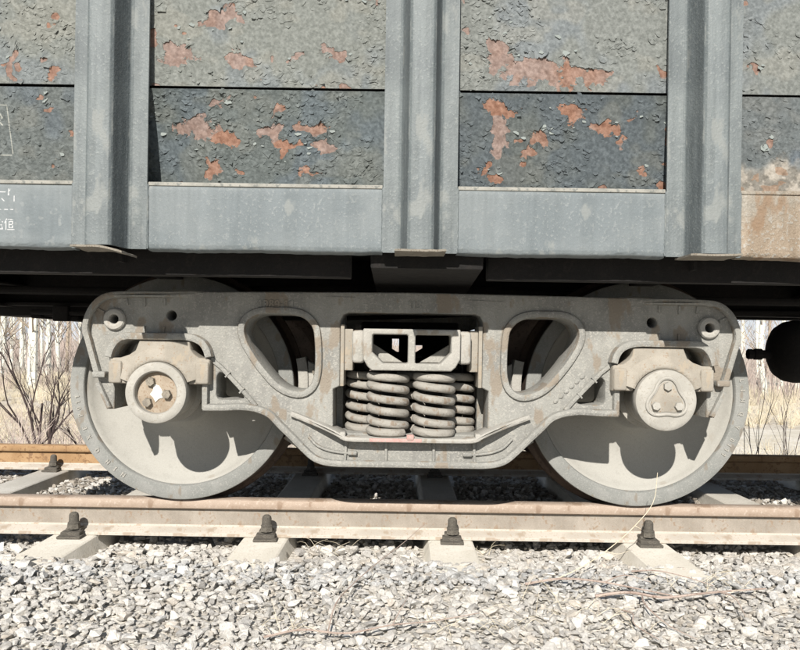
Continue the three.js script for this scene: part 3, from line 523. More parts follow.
// ---------------------------------------------------------------- bogie: side frames, bolster, springs, brake gear
const font = await new FontLoader().loadAsync('fonts/droid/droid_sans_bold.typeface.json');
const bogie = thing('bogie', 'dusty grey cast steel bogie with coil springs between its side frames', 'bogie');
{
  const AX = 0.875, AY = 0.57;
  const halfOut = [[0.25, 0.929], [0.55, 0.926], [0.80, 0.922], [1.03, 0.917], [1.068, 0.911], [1.098, 0.894], [1.123, 0.865], [1.138, 0.832], [1.145, 0.786], [1.133, 0.742], [1.10, 0.622], [1.084, 0.575], [1.064, 0.514], [1.058, 0.507], [1.037, 0.508], [1.0365, 0.69]];
  const arch = [[1.0365, 0.69], [1.031, 0.708], [1.019, 0.73], [1.003, 0.744], [0.985, 0.750], [0.95, 0.751], [0.85, 0.751], [0.785, 0.751], [0.755, 0.746], [0.732, 0.734], [0.718, 0.712], [0.7125, 0.69]];
  const halfBot = [[0.726, 0.688], [0.726, 0.506], [0.62, 0.508], [0.583, 0.511], [0.53, 0.503], [0.492, 0.488], [0.455, 0.452], [0.42, 0.415], [0.385, 0.381], [0.348, 0.346], [0.312, 0.327], [0.27, 0.320], [0.2, 0.318]];
  const right = [...halfOut, ...arch.slice(1), ...halfBot];
  const outline = poly([[0, 0.931], ...right, [0, 0.318], ...mirror(right)]);
  const win = smooth([[0.341, 0.77], [0.347, 0.80], [0.374, 0.832], [0.417, 0.846], [0.47, 0.8475], [0.525, 0.846], [0.563, 0.830], [0.582, 0.80], [0.577, 0.764], [0.55, 0.713], [0.511, 0.66], [0.462, 0.608], [0.417, 0.585], [0.380, 0.583], [0.353, 0.602], [0.340, 0.638], [0.337, 0.70]], 64);
  const tri = smooth([[0.679, 0.63], [0.668, 0.642], [0.655, 0.636], [0.62, 0.598], [0.588, 0.565], [0.584, 0.553], [0.60, 0.547], [0.64, 0.546], [0.67, 0.548], [0.679, 0.556], [0.68, 0.59]], 40);
  const ctr = [[-0.249, 0.60], [-0.249, 0.83], [-0.24, 0.849], [-0.222, 0.857], [0.222, 0.857], [0.24, 0.849], [0.249, 0.83], [0.249, 0.60], [0.272, 0.588], [0.27, 0.436], [-0.27, 0.436], [-0.272, 0.588]];
  for (const w of [win, mirror(win), tri, mirror(tri)]) outline.holes.push(hole(w));
  outline.holes.push(hole(ctr));
  const circ = (x, y, r) => Array.from({ length: 20 }, (_, i) => [x + r * Math.cos(i * Math.PI / 10), y + r * Math.sin(i * Math.PI / 10)]);
  for (const s of [1, -1]) outline.holes.push(hole(circ(s * 0.842, 0.838, 0.0175)), hole(circ(s * 1.038, 0.822, 0.0145)));
  // slightly enlarged copy of an outline
  const grow = (pts, d) => pts.map((p, i) => { const a = pts[(i - 1 + pts.length) % pts.length], c = pts[(i + 1) % pts.length]; const dx = c[0] - a[0], dy = c[1] - a[1], l = Math.hypot(dx, dy) || 1; return [p[0] + dy / l * d, p[1] - dx / l * d]; });
  const ccw = (pts) => { let a = 0; pts.forEach((p, i) => { const q = pts[(i + 1) % pts.length]; a += p[0] * q[1] - q[0] * p[1]; }); return a > 0 ? pts : [...pts].reverse(); };
  const ring = (pts, d, z0, z1, b) => { const c = ccw(pts), s = poly(grow(c, d)); s.holes.push(hole(grow(c, 0.001))); return ext(s, z0, z1, b); };
  const both = (fn) => [fn(1), fn(-1)];
  const sx = (pts, s) => (s > 0 ? pts : pts.map(([x, y]) => [-x, y]));

  // lets what stands proud of the frame die away towards its ends
  const taper = (g, x0, x1, k1) => { const p = g.attributes.position; for (let i = 0; i < p.count; i++) { const z = p.getZ(i); if (z > 1.08) p.setZ(i, 1.08 + (z - 1.08) * mix(1, k1, sst(x0, x1, Math.abs(p.getX(i))))); } return g; };
  const fade = (g) => { const p = g.attributes.position; for (let i = 0; i < p.count; i++) { const z = p.getZ(i); if (z > 1.075) p.setZ(i, 1.075 + (z - 1.075) * sst(0.7, 0.95, Math.abs(p.getX(i)))); } return g; };
  const frame = (back) => {
    const f = part(bogie, 'side_frame', [ext(outline, 0.915, 1.08, 0.007, 3)], M.cast, { crease: 0.5 });
    const add = (name, geos, mat = M.cast, opt) => part(f, name, geos, mat, opt);
    for (const s of [1, -1]) {
      add('window_rim', ring(sx(win, s), 0.026, 1.07, 1.094, 0.009));
      // projecting flange that runs round the arch over the axle box
      add('arch_flange', ribbon(smooth([[1.046, 0.69], [1.041, 0.712], [1.027, 0.738], [1.008, 0.756], [0.985, 0.763], [0.95, 0.764], [0.85, 0.764], [0.785, 0.764], [0.75, 0.758], [0.722, 0.742], [0.706, 0.716], [0.7, 0.694]], 40, false).map(([x, y]) => [s * x, y]), 0.025, 0.95, 1.128, 0.006));
      // end flange, round the top corner and down the outer jaw, with its foot
      add('end_flange', [fade(ribbon(smooth([[0.70, 0.912], [0.86, 0.9105], [1.02, 0.908], [1.062, 0.902], [1.09, 0.886], [1.113, 0.86], [1.128, 0.828], [1.135, 0.787], [1.123, 0.742], [1.092, 0.634]], 50, false).map(([x, y]) => [s * x, y]), 0.022, 1.06, 1.108, 0.007)), box(s > 0 ? 1.058 : -1.104, s > 0 ? 1.104 : -1.058, 0.618, 0.640, 1.06, 1.118, 0.006)]);
      // jaws
      add('outer_jaw', ribbon([[s * 1.092, 0.60], [s * 1.05, 0.512]], 0.016, 1.06, 1.1, 0.005));
      add('inner_jaw', [ribbon([[s * 0.716, 0.684], [s * 0.716, 0.512]], 0.02, 1.06, 1.105, 0.005)]);
      add('diagonal_rib', ribbon([[s * 0.712, 0.698], [s * 0.664, 0.660], [s * 0.604, 0.597], [s * 0.566, 0.556], [s * 0.540, 0.526]], 0.016, 1.06, 1.0925, 0.006));
      // stub ribs across the diagonal
      for (const [x, y] of [[0.705, 0.678], [0.645, 0.628], [0.595, 0.573]]) add('stub_rib', ribbon([[s * (x - 0.013), y + 0.015], [s * (x + 0.003), y - 0.003]], 0.006, 1.06, 1.0955, 0.002));
      add('boss', lathZ([[0.0385, 1.07], [0.0385, 1.091], [0.034, 1.097], [0.024, 1.099], [0.017, 1.096], [0.0155, 1.09], [0.0152, 1.06], [0.0385, 1.06]].reverse(), s * 1.038, 0.822, 40), M.castPale);
      for (const [c, d] of [[[1.0, 0.898], [0.995, 0.872]], [[0.935, 0.898], [0.935, 0.868]], [[0.865, 0.898], [0.865, 0.872]], [[1.108, 0.862], [1.075, 0.845]], [[0.935, 0.80], [0.935, 0.77]], [[0.865, 0.80], [0.872, 0.768]]]) add('corner_rib', ribbon([[s * c[0], c[1]], [s * d[0], d[1]]], 0.008, 1.07, 1.087, 0.003));
      // tension member: rounded lower flange and a ridge above it
      add('curved_ridge', ribbon(smooth([[0.355, 0.425], [0.325, 0.394], [0.285, 0.377], [0.235, 0.369], [0.215, 0.368]], 16, false).map(([x, y]) => [s * x, y]), 0.009, 1.06, 1.1, 0.004));
      add('web_rib', ribbon([[s * 0.222, 0.415], [s * 0.226, 0.34]], 0.010, 1.06, 1.099, 0.004));
      add('web_rib', ribbon([[s * 0.083, 0.412], [s * 0.083, 0.34]], 0.010, 1.06, 1.099, 0.004));
      add('stop_block', box(s * 0.2 - 0.016, s * 0.2 + 0.016, 0.362, 0.376, 1.06, 1.108, 0.004));
    }
    const lf = smooth([[0.724, 0.519], [0.65, 0.520], [0.59, 0.523], [0.535, 0.516], [0.492, 0.499], [0.452, 0.460], [0.41, 0.42], [0.37, 0.38], [0.335, 0.35], [0.3, 0.336], [0.26, 0.331], [0.2, 0.3305], [0.05, 0.3305]], 66, false);
    add('lower_flange', taper(ribbon([...lf, ...lf.map(([x, y]) => [-x, y]).reverse()], 0.025, 1.0, 1.104, 0.010), 0.25, 0.46, 1.2));
    // spring seat with its front lip
    const lip = smooth([[0.415, 0.502], [0.36, 0.482], [0.29, 0.457], [0.245, 0.436], [0.225, 0.424], [0.19, 0.4205]], 24, false);
    add('lower_web', taper(ext(poly([[0, 0.412], [0.2, 0.413], [0.235, 0.425], [0.30, 0.453], [0.395, 0.487], [0.41, 0.43], [0.37, 0.385], [0.335, 0.353], [0.3, 0.338], [0.26, 0.331], [0, 0.3305], [-0.26, 0.331], [-0.3, 0.338], [-0.335, 0.353], [-0.37, 0.385], [-0.41, 0.43], [-0.395, 0.487], [-0.30, 0.453], [-0.235, 0.425], [-0.2, 0.413]]), 1.04, 1.089, 0.008, 3), 0.3, 0.42, 0.6));
    add('spring_seat', [box(-0.272, 0.272, 0.411, 0.4285, 0.79, 1.07, 0.005), box(-0.222, 0.222, 0.4125, 0.428, 1.0, 1.143, 0.005), ribbon([...lip, [0.1, 0.42], [0, 0.42], [-0.1, 0.42], ...lip.map(([x, y]) => [-x, y]).reverse()], 0.017, 1.0, 1.148, 0.006)].map((g) => taper(g, 0.26, 0.415, 0.35)), M.castPale);
    add('seat_stop', box(-0.013, 0.013, 0.42, 0.44, 1.12, 1.152, 0.005), M.redDust);
    for (const s of [1, -1]) add('seat_stop', box(s * 0.232 - 0.01, s * 0.232 + 0.01, 0.42, 0.446, 1.09, 1.146, 0.005), M.castPale);
    add('red_paint', box(-0.14, 0.04, 0.4135, 0.4265, 1.14, 1.1495, 0.002), M.redDust);
    const text = (str, x, y, size) => { const g = new TextGeometry(str, { font, size, depth: 0.004, curveSegments: 3, bevelEnabled: true, bevelSize: 0.0006, bevelThickness: 0.001, bevelSegments: 1 }); g.computeBoundingBox(); g.translate(x - (g.boundingBox.min.x + g.boundingBox.max.x) / 2, y, 1.0785); return g; };
    if (!back) {
      add('cast_date', text('1989-11', -0.478, 0.872, 0.026));
      add('cast_mark', text('U3', 0.012, 0.874, 0.027));
      add('weld_beads', Array.from({ length: 6 }, (_, i) => { const g = new THREE.SphereGeometry(0.0085, 10, 8); g.scale(1.25, 0.9, 0.6); g.rotateZ(0.75); g.translate(mix(0.508, 0.6, i / 5), mix(0.558, 0.645, i / 5), 1.081); return g; }));
      add('parting_line', [ribbon([[-0.20, 0.9095], [-0.30, 0.911]], 0.003, 1.07, 1.0835, 0.001), ribbon([[0.19, 0.906], [0.32, 0.902]], 0.003, 1.07, 1.0835, 0.001)]);
    }
    for (const s of [1, -1]) add('column_web', box(s * 0.275 - 0.027, s * 0.275 + 0.027, 0.40, 0.86, 0.78, 0.912, 0.004));
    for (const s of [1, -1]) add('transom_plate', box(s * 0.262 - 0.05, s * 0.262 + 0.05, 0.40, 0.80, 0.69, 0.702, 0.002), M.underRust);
    // friction wedge and wear plates on the columns
    for (const s of [1, -1]) { add('wear_plate', box(s * 0.241 - 0.0065, s * 0.241 + 0.0065, 0.60, 0.815, 0.95, 1.09, 0.002), M.tan); add('friction_wedge', box(s * 0.219 - 0.0145, s * 0.219 + 0.0145, 0.655, 0.80, 0.95, 1.082, 0.003), M.tan); }
    if (back) f.rotation.y = Math.PI;
    return f;
  };
  frame(false); frame(true);

  const archUp = (g) => { g.computeBoundingBox(); if (Math.abs(g.boundingBox.max.y) < Math.abs(g.boundingBox.min.y)) g.rotateZ(Math.PI); return g; };
  for (const q of [0, Math.PI]) for (const s of [1, -1]) {
    const b = q ? -1 : 1;
    // bearing adapter straddling the bearing, wings over the jaws
    const sh = [[0.170, 0.125], [0.172, 0.03], [0.105, 0.029]];
    const arcPts = Array.from({ length: 17 }, (_, i) => { const a = mix(0.28, Math.PI - 0.28, i / 16); return [0.108 * Math.cos(a), 0.108 * Math.sin(a)]; });
    const ol = [...sh, ...arcPts, [-0.105, 0.029], [-0.175, 0.03], [-0.175, 0.113], [-0.168, 0.119], [-0.138, 0.122], [-0.117, 0.138], [-0.108, 0.152], [-0.104, 0.178], [0.07, 0.178], [0.083, 0.145], [0.104, 0.13], [0.135, 0.119], [0.163, 0.118]].map(([x, y]) => [x * s, y]);
    const a = part(bogie, 'bearing_adapter', [ext(poly(s > 0 ? ol : ol), 0.95, 1.118, 0.007, 3)], M.tan, { crease: 0.5 });
    { const pr = [[0.107, 1.10], [0.107, 1.128], [0.110, 1.1335], [0.116, 1.136], [0.124, 1.1355], [0.134, 1.130], [0.146, 1.121], [0.158, 1.1165], [0.163, 1.112]], g = new THREE.LatheGeometry(pr.map(([r, z]) => new THREE.Vector2(r, z)), 40, -1.22, 2.44); g.rotateX(Math.PI / 2); const p = g.attributes.position; for (let i = 0; i < p.count; i++) if (p.getY(i) > 0.170) p.setY(i, 0.170); g.rotateZ(0);
      part(a, 'adapter_arch', archUp(g), M.tan, { crease: 0.9 }); }
    for (const e of [1, -1]) part(a, 'adapter_wing', box(e * 0.150 - 0.023, e * 0.150 + 0.023, 0.031, 0.108, 1.1, 1.128, 0.008), M.tan);
    a.position.set(s * AX - s * 0.004, AY, 0);
    if (b < 0) { a.rotation.y = Math.PI; a.position.x = s * AX; }
  }

  // bolster: hollow beam, its cast ends standing in the side frame windows
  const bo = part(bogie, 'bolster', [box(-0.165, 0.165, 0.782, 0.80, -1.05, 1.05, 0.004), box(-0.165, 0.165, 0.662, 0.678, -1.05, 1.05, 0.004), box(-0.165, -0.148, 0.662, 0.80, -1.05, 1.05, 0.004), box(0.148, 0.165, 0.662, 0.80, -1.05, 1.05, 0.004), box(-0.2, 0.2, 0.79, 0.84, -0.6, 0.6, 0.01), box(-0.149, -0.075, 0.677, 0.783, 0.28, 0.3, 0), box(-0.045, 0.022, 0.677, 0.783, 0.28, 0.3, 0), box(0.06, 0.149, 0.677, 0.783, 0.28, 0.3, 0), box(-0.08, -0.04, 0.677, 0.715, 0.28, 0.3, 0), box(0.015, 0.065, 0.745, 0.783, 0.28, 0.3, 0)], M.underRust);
  for (const e of [1, -1]) {
    const o = poly([[-0.163, 0.801], [-0.166, 0.797], [-0.166, 0.70], [-0.150, 0.672], [-0.135, 0.659], [0.135, 0.659], [0.150, 0.672], [0.166, 0.70], [0.166, 0.797], [0.163, 0.801]]);
    const op = [[0.0125, 0.687], [0.0125, 0.778], [0.017, 0.782], [0.13, 0.782], [0.134, 0.778], [0.134, 0.722], [0.10, 0.687], [0.095, 0.684], [0.017, 0.684]];
    o.holes.push(hole(op), hole(mirror(op)));
    const end = part(bo, 'bolster_end', ext(o, 1.03, 1.165, 0.007, 3), M.castPale, { crease: 0.5 });
    const lugs = [1, -1].map((s) => part(bo, 'bolster_lug', box(s * 0.183 - 0.022, s * 0.183 + 0.022, 0.682, 0.796, 1.05, 1.132, 0.012), M.castPale));
    const gus = [1, -1].map((s) => part(bo, 'gusset', ext(poly([[s * 0.03, 0.685], [s * 0.135, 0.685], [s * 0.135, 0.75]]), 1.0, 1.05, 0.004), M.castPale));
    if (e < 0) for (const m of [end, ...lugs, ...gus]) m.rotation.y = Math.PI;
  }

  // springs, two in front, three in the middle, two behind, on each side
  class Helix extends THREE.Curve { constructor(turns, r, h) { super(); Object.assign(this, { turns, r, h }); } getPoint(t, o = new THREE.Vector3()) { const a = t * this.turns * 2 * Math.PI + 0.6, e = 0.75 / this.turns, k = t < e ? t * t / (2 * e) : t > 1 - e ? 1 - e - (1 - t) * (1 - t) / (2 * e) : t - e / 2; return o.set(this.r * Math.cos(a), this.h * k / (1 - e), this.r * Math.sin(a)); } }
  const coil = boxUV(toCreasedNormals(ni(mergeGeometries([ni(new THREE.TubeGeometry(new Helix(5.5, 0.0620, 0.194), 190, 0.0145, 12, false))])), 0.8));
  const core = join(new THREE.CylinderGeometry(0.03, 0.03, 0.2, 12).translate(0, 0.098, 0));
  for (const e of [1, -1]) for (const [x, z, t] of [[-0.0795, 1.072, 0], [0.0815, 1.072, 0.5], [-0.162, 0.941, 0.2], [0, 0.941, 1.4], [0.162, 0.941, 0.4], [-0.08, 0.81, 1], [0.08, 0.81, 2]]) {
    const c = part(bogie, 'coil_spring', coil, M.spring, { raw: true });
    c.position.set(x, 0.4435, z * e); c.rotation.y = t;
    part(c, 'inner_core', core, M.under, { raw: true });
  }

  // brake gear: beam across the bogie with heads and shoes against the wheels
  for (const s of [1, -1]) {
    part(bogie, 'brake_beam', [tubeGeo([[s * 0.355, 0.565, -0.7], [s * 0.33, 0.565, 0], [s * 0.355, 0.565, 0.7]], 0.028, 0.028, 10, 20), tubeGeo([[s * 0.36, 0.555, -0.66], [s * 0.2, 0.53, 0], [s * 0.36, 0.555, 0.66]], 0.017, 0.017, 8, 20)], M.underRust);
    for (const z of [0.76, -0.76]) {
      const arcS = (r) => Array.from({ length: 9 }, (_, i) => { const t = mix(-0.32, 0.22, i / 8); return [s * (AX - r * Math.cos(t)), AY + r * Math.sin(t) + 0.02]; });
      part(bogie, 'brake_shoe', ext(poly([...arcS(0.446), ...arcS(0.484).reverse()]), z - 0.045, z + 0.045, 0.004), M.castPale);
      const head = part(bogie, 'brake_head', [ext(poly([[s * 0.395, 0.68], [s * 0.352, 0.66], [s * 0.34, 0.60], [s * 0.345, 0.52], [s * 0.39, 0.46], [s * 0.405, 0.47], [s * 0.394, 0.56]]), z - 0.035, z + 0.035, 0.006)], M.castPale);
      part(head, 'pin', cylZ(0.014, z - 0.05, z + 0.05, s * 0.362, 0.64, 14), M.bolt);
    }
    // hanger that shows under the sloping member of the near frame
    part(bogie, 'brake_hanger', [ribbon([[s * 0.36, 0.50], [s * 0.455, 0.36]], 0.07, 0.74, 0.80, 0.006)], M.cast);
  }
}

// ---------------------------------------------------------------- wheelsets
function wheelset(x, label, kind) {
  const t = thing('wheelset', label, 'wheelset', [x, 0.57, 0]);
  // axle
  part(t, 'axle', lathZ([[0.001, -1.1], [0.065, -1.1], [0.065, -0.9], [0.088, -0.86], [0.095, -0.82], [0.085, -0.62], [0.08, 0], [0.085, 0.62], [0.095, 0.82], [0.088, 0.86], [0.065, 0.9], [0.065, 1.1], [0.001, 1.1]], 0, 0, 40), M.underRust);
  for (const e of [1, -1]) {
    const w = part(t, 'wheel', lathZ([[0.0905, 0.80], [0.128, 0.802], [0.136, 0.796], [0.146, 0.775], [0.165, 0.758], [0.2, 0.744], [0.25, 0.738], [0.30, 0.744], [0.335, 0.757], [0.356, 0.773], [0.366, 0.786], [0.37, 0.7885], [0.3735, 0.7895]], 0, 0, 128), M.wheel, { crease: 0.9 });
    const rim = part(w, 'rim', lathZ([[0.3735, 0.7885], [0.3745, 0.806], [0.378, 0.8105], [0.384, 0.8115], [0.424, 0.8115], [0.4285, 0.809], [0.4305, 0.803]], 0, 0, 160), M.rim, { crease: 0.7 });
    part(w, 'tread', lathZ([[0.4305, 0.803], [0.4325, 0.76], [0.4365, 0.725], [0.442, 0.712], [0.454, 0.705], [0.4595, 0.698], [0.4595, 0.691], [0.453, 0.683], [0.44, 0.677], [0.372, 0.677], [0.355, 0.695], [0.3, 0.712], [0.2, 0.712], [0.15, 0.69], [0.13, 0.66], [0.0905, 0.66]], 0, 0, 160), M.tread, { crease: 0.7 });
    if (e > 0) {
      // raised founder's characters on the rim face
      const chars = kind === 'open' ? [['1', 186], ['1', 189], ['0', 192.2], ['P', 196], ['E', 203.5], ['X', 209], ['Q', 217.5], ['H', 226], ['I', 231.5], ['N', 237]] : [['L', 8.5], ['I', 3], ['H', -2.5], ['Q', -10], ['Y', -17.5], ['0', -25], ['1', -28], ['1', -31], ['1', -34]];
      const gl = chars.map(([c, a]) => { const g = new TextGeometry(c, { font, size: 0.017, depth: 0.003, curveSegments: 3, bevelEnabled: true, bevelSize: 0.0004, bevelThickness: 0.0008, bevelSegments: 1 }); g.center(); g.rotateZ(Math.PI); const r = a * Math.PI / 180; g.rotateZ(r + (kind === 'open' ? Math.PI / 2 : Math.PI / 2)); g.translate(0.402 * Math.cos(r), 0.402 * Math.sin(r), 0.8125); return g; });
      part(w, 'cast_lettering', gl, M.castPale);
    }
    if (e < 0) w.rotation.y = Math.PI;
    // roller bearing on the journal
    const open = kind === 'open';
    const b = part(t, 'bearing', lathZ([[0.075, 0.93], [0.112, 0.935], [0.116, 0.945], [0.116, 0.965], [0.098, 0.972], [0.098, 1.085], [0.102, 1.09], [0.106, 1.098], [0.107, 1.128], [0.104, 1.139], [0.098, 1.143], ...(open ? [[0.082, 1.145], [0.076, 1.144], [0.0725, 1.139], [0.071, 1.118], [0.07, 1.112]] : [[0.09, 1.145], [0.04, 1.146], [0.001, 1.146]])], 0, 0, 96), M.bearing, { crease: 0.5 });
    if (open) {
      part(b, 'end_cap', lathZ([[0.071, 1.113], [0.0705, 1.1165], [0.06, 1.1175], [0.001, 1.118]], 0, 0, 64), M.rust);
      part(b, 'lock_plate', ext(poly([[-0.012, 0.030], [0.006, 0.024], [0.016, 0.010], [0.024, -0.016], [0.006, -0.022], [-0.006, -0.034], [-0.014, -0.018], [-0.026, -0.006], [-0.016, 0.006]]), 1.116, 1.122, 0.0015), M.bright);  // real plate, its white colour paints the sun glare
      for (const [bx, by, k] of [[-0.022, 0.038, 0.2], [0.034, -0.005, 0.5], [-0.032, -0.034, 0.3]]) part(b, 'bolt', hexBolt(bx, by, 1.12, 0.0165, 0.017, k), M.bolt);
    } else {
      // raised three-lobed bead round the three bolts
      const lobe = Array.from({ length: 72 }, (_, i) => { const a = i / 72 * 2 * Math.PI, r = 0.062 + 0.011 * Math.cos(3 * (a - Math.PI / 2)); return new THREE.Vector3(r * Math.cos(a), r * Math.sin(a) + 0.004, 1.1475); });
      part(b, 'cap_bead', new THREE.TubeGeometry(new THREE.CatmullRomCurve3(lobe, true), 96, 0.0062, 8, true), M.bearing);
      const tp = poly(lobe.filter((_, i) => i % 2 === 0).map((v) => [v.x * 0.82, (v.y - 0.004) * 0.82 + 0.004]));
      part(b, 'lock_plate', ext(tp, 1.144, 1.149, 0.001), M.tan);
      for (let k = 0; k < 3; k++) { const a = Math.PI / 2 + k * 2 * Math.PI / 3; part(b, 'bolt', hexBolt(0.045 * Math.cos(a), 0.045 * Math.sin(a) + 0.004, 1.148, 0.0155, 0.014, 0.3 * k), M.bearing); }
    }
    if (e < 0) b.rotation.y = Math.PI;
  }
  return t;
}
wheelset(-0.875, 'left wheelset, its bearing end open with a rusty plate and bright centre', 'open');
wheelset(0.875, 'right wheelset, its bearing covered by a cap with a three-lobed bead', 'capped');

// ---------------------------------------------------------------- litter on the ballast: twigs, stems, dry grass
M.twig = mottled([144, 128, 118], [164, 150, 140], [122, 104, 93], { tile: 0.2, bump: 0.0006, s: 121, size: 256 });
M.straw = mottled([196, 186, 162], [212, 204, 184], [178, 164, 138], { tile: 0.2, bump: 0, s: 123, size: 256 });
const surf = (x, z, h) => [x, bedY(x, z) + 0.022 + h, z];
function twig(name, label, pts, r0, r1, mat, shoots = [], cat = 'twig') {
  const t = thing(name, label, cat);
  part(t, 'stem', tubeGeo(pts, r0, r1, 6, pts.length * 5), mat);
  for (const p of shoots) part(t, 'shoot', tubeGeo(p, r1 * 1.3, r1 * 0.4, 5, p.length * 4), mat);
  return t;
}
twig('dry_branch', 'longest fallen grey-pink branch lying on the ballast at lower right', [surf(0.56, 1.47, 0.004), surf(0.66, 1.465, 0.016), surf(0.76, 1.48, 0.012), surf(0.86, 1.47, 0.020), surf(0.95, 1.44, 0.012), surf(1.10, 1.41, 0.006)], 0.0052, 0.0024, M.twig, [[surf(0.94, 1.44, 0.014), surf(0.97, 1.49, 0.02), surf(0.975, 1.56, 0.0)], [surf(0.70, 1.47, 0.014), surf(0.69, 1.53, 0.016), surf(0.73, 1.62, 0.004), surf(0.79, 1.68, 0)]], 'branch');
twig('thin_branch', 'thinner fallen branch just left of and above the longest one', [surf(0.36, 1.40, 0.002), surf(0.47, 1.385, 0.012), surf(0.58, 1.40, 0.016), surf(0.70, 1.43, 0.012), surf(0.80, 1.45, 0.004)], 0.0042, 0.002, M.twig, [[surf(0.6, 1.40, 0.012), surf(0.68, 1.36, 0.02), surf(0.76, 1.37, 0.004)]], 'branch');
twig('weed_stem', 'dry weed stem arching up across the right wheel and the rail', [surf(0.44, 1.36, -0.01), [0.54, 0.03, 1.30], [0.66, 0.066, 1.2], [0.78, 0.135, 1.12], [0.855, 0.21, 1.08], [0.875, 0.31, 1.06]], 0.0021, 0.0009, M.straw, [[[0.66, 0.066, 1.2], [0.70, 0.06, 1.21], [0.74, 0.07, 1.2]], [[0.78, 0.135, 1.12], [0.80, 0.125, 1.13]]], 'weed');
twig('weed_stem', 'dry brown weed stem curving up to the rail left of the middle', [surf(-0.23, 1.66, -0.01), surf(-0.215, 1.58, 0.03), [-0.17, 0.02, 1.45], [-0.10, 0.045, 1.3], [-0.02, 0.07, 1.15], [0.06, 0.11, 1.02]], 0.0023, 0.0009, M.twig, [], 'weed');
twig('red_stem', 'reddish brown stem lying along the bottom edge left of the middle', [surf(-0.40, 1.70, 0), surf(-0.30, 1.68, 0.012), surf(-0.18, 1.69, 0.01), surf(-0.05, 1.66, 0.016), surf(0.06, 1.62, 0.006), surf(0.2, 1.58, 0.01)], 0.0034, 0.0014, M.twig, [[surf(-0.05, 1.66, 0.016), surf(-0.02, 1.6, 0.04), [0.0, 0.02, 1.54]]], 'weed');
twig('bent_twig', 'crooked thin twig below the longest fallen branch', [surf(0.62, 1.54, 0), surf(0.64, 1.58, 0.012), surf(0.63, 1.63, 0.01), surf(0.68, 1.69, 0.002)], 0.0024, 0.0012, M.twig, []);
twig('slanting_twig', 'thin slanting twig under the sleeper end below the right wheel', [surf(0.73, 1.26, 0.004), surf(0.80, 1.30, 0.018), surf(0.88, 1.35, 0.012), surf(0.95, 1.38, 0)], 0.0028, 0.0013, M.twig, []);
{
  const blades = [];
  for (let i = 0; i < 90; i++) {
    const spot = [[0.42, 1.5], [0.47, 1.53], [0.9, 1.38], [1.0, 1.36], [-0.35, 1.62], [0.1, 1.62], [0.25, 0.9], [-0.3, 0.9], [0.62, 1.58], [0.3, 1.6]][i % 10];
    const x = spot[0] + R(-0.08, 0.08), z = spot[1] + R(-0.06, 0.06), a = R(0, 6.28), l = R(0.03, 0.11);
    blades.push(tubeGeo([surf(x, z, -0.01), surf(x + Math.cos(a) * l * 0.5, z + Math.sin(a) * l * 0.4, l * 0.25), surf(x + Math.cos(a) * l, z + Math.sin(a) * l * 0.8, l * R(0.1, 0.5))], 0.0011, 0.0005, 3, 4));
  }
  const g = part(scene, 'dry_grass', blades, M.straw); g.userData = { kind: 'stuff', label: 'sparse dry straw lying among the ballast stones', category: 'dry grass' };
}
{
  const t = thing('plastic_scrap', 'white plastic scrap with a dark mark at the left edge below the rail', 'scrap');
  const g = new THREE.BoxGeometry(0.05, 0.003, 0.035, 8, 1, 6), p = g.attributes.position; for (let i = 0; i < p.count; i++) p.setY(i, p.getY(i) + 0.014 * Math.sin(p.getX(i) * 60) + 0.01 * Math.cos(p.getZ(i) * 90));
  g.rotateX(0.7); g.rotateY(0.4); g.translate(-1.425, bedY(-1.42, 1.12) + 0.034, 1.12);
  part(t, 'sheet', g, new THREE.MeshStandardMaterial({ color: 0xe4e4e2, roughness: 0.5 }));
  part(t, 'mark', box(-1.418, -1.408, bedY(-1.42, 1.12) + 0.034, bedY(-1.42, 1.12) + 0.044, 1.128, 1.134, 0.001), M.under);
}

// ---------------------------------------------------------------- vegetation behind the track
M.pale = mottled([214, 214, 204], [198, 198, 186], [104, 98, 90], { tile: 0.9, size: 512, cells: 6, speckCells: 18, bump: 0.004, s: 131, speck: 0.65 });
M.bark = mottled([146, 134, 118], [168, 156, 140], [112, 98, 84], { tile: 0.6, cells: 6, bump: 0.004, s: 133 });
M.brush = mottled([164, 150, 142], [180, 168, 160], [138, 122, 113], { tile: 0.3, bump: 0, s: 135, size: 256 });
M.shrub = mottled([60, 50, 48], [78, 66, 62], [48, 38, 36], { tile: 0.3, bump: 0.001, s: 137, size: 256 });
function grow(out, p, d, len, r, depth, spread, n = 3) {
  const pts = [p.clone()], q = p.clone(), dd = d.clone();
  for (let i = 0; i < 3; i++) { dd.add(new THREE.Vector3(R(-1, 1), R(-0.5, 1), R(-1, 1)).multiplyScalar(0.18)).normalize(); q.addScaledVector(dd, len / 3); pts.push(q.clone()); }
  out.push(tubeGeo(pts.map((v) => [v.x, v.y, v.z]), r, r * 0.55, depth > 1 ? 5 : 3, depth > 1 ? 5 : 3));
  if (depth <= 0) return;
  for (let k = 0; k < n; k++) { const b = pts[1 + Math.floor(R(0, 3))], nd = dd.clone().add(new THREE.Vector3(R(-1, 1), R(-0.3, 0.9), R(-1, 1)).multiplyScalar(spread)).normalize(); grow(out, b, nd, len * R(0.55, 0.8), r * 0.5, depth - 1, spread, n); }
}
const landY = (x, z) => (z > -3.25 ? Math.max(bedY(x, z), groundAt(x, z)) : groundAt(x, z));
const treeKinds = [];
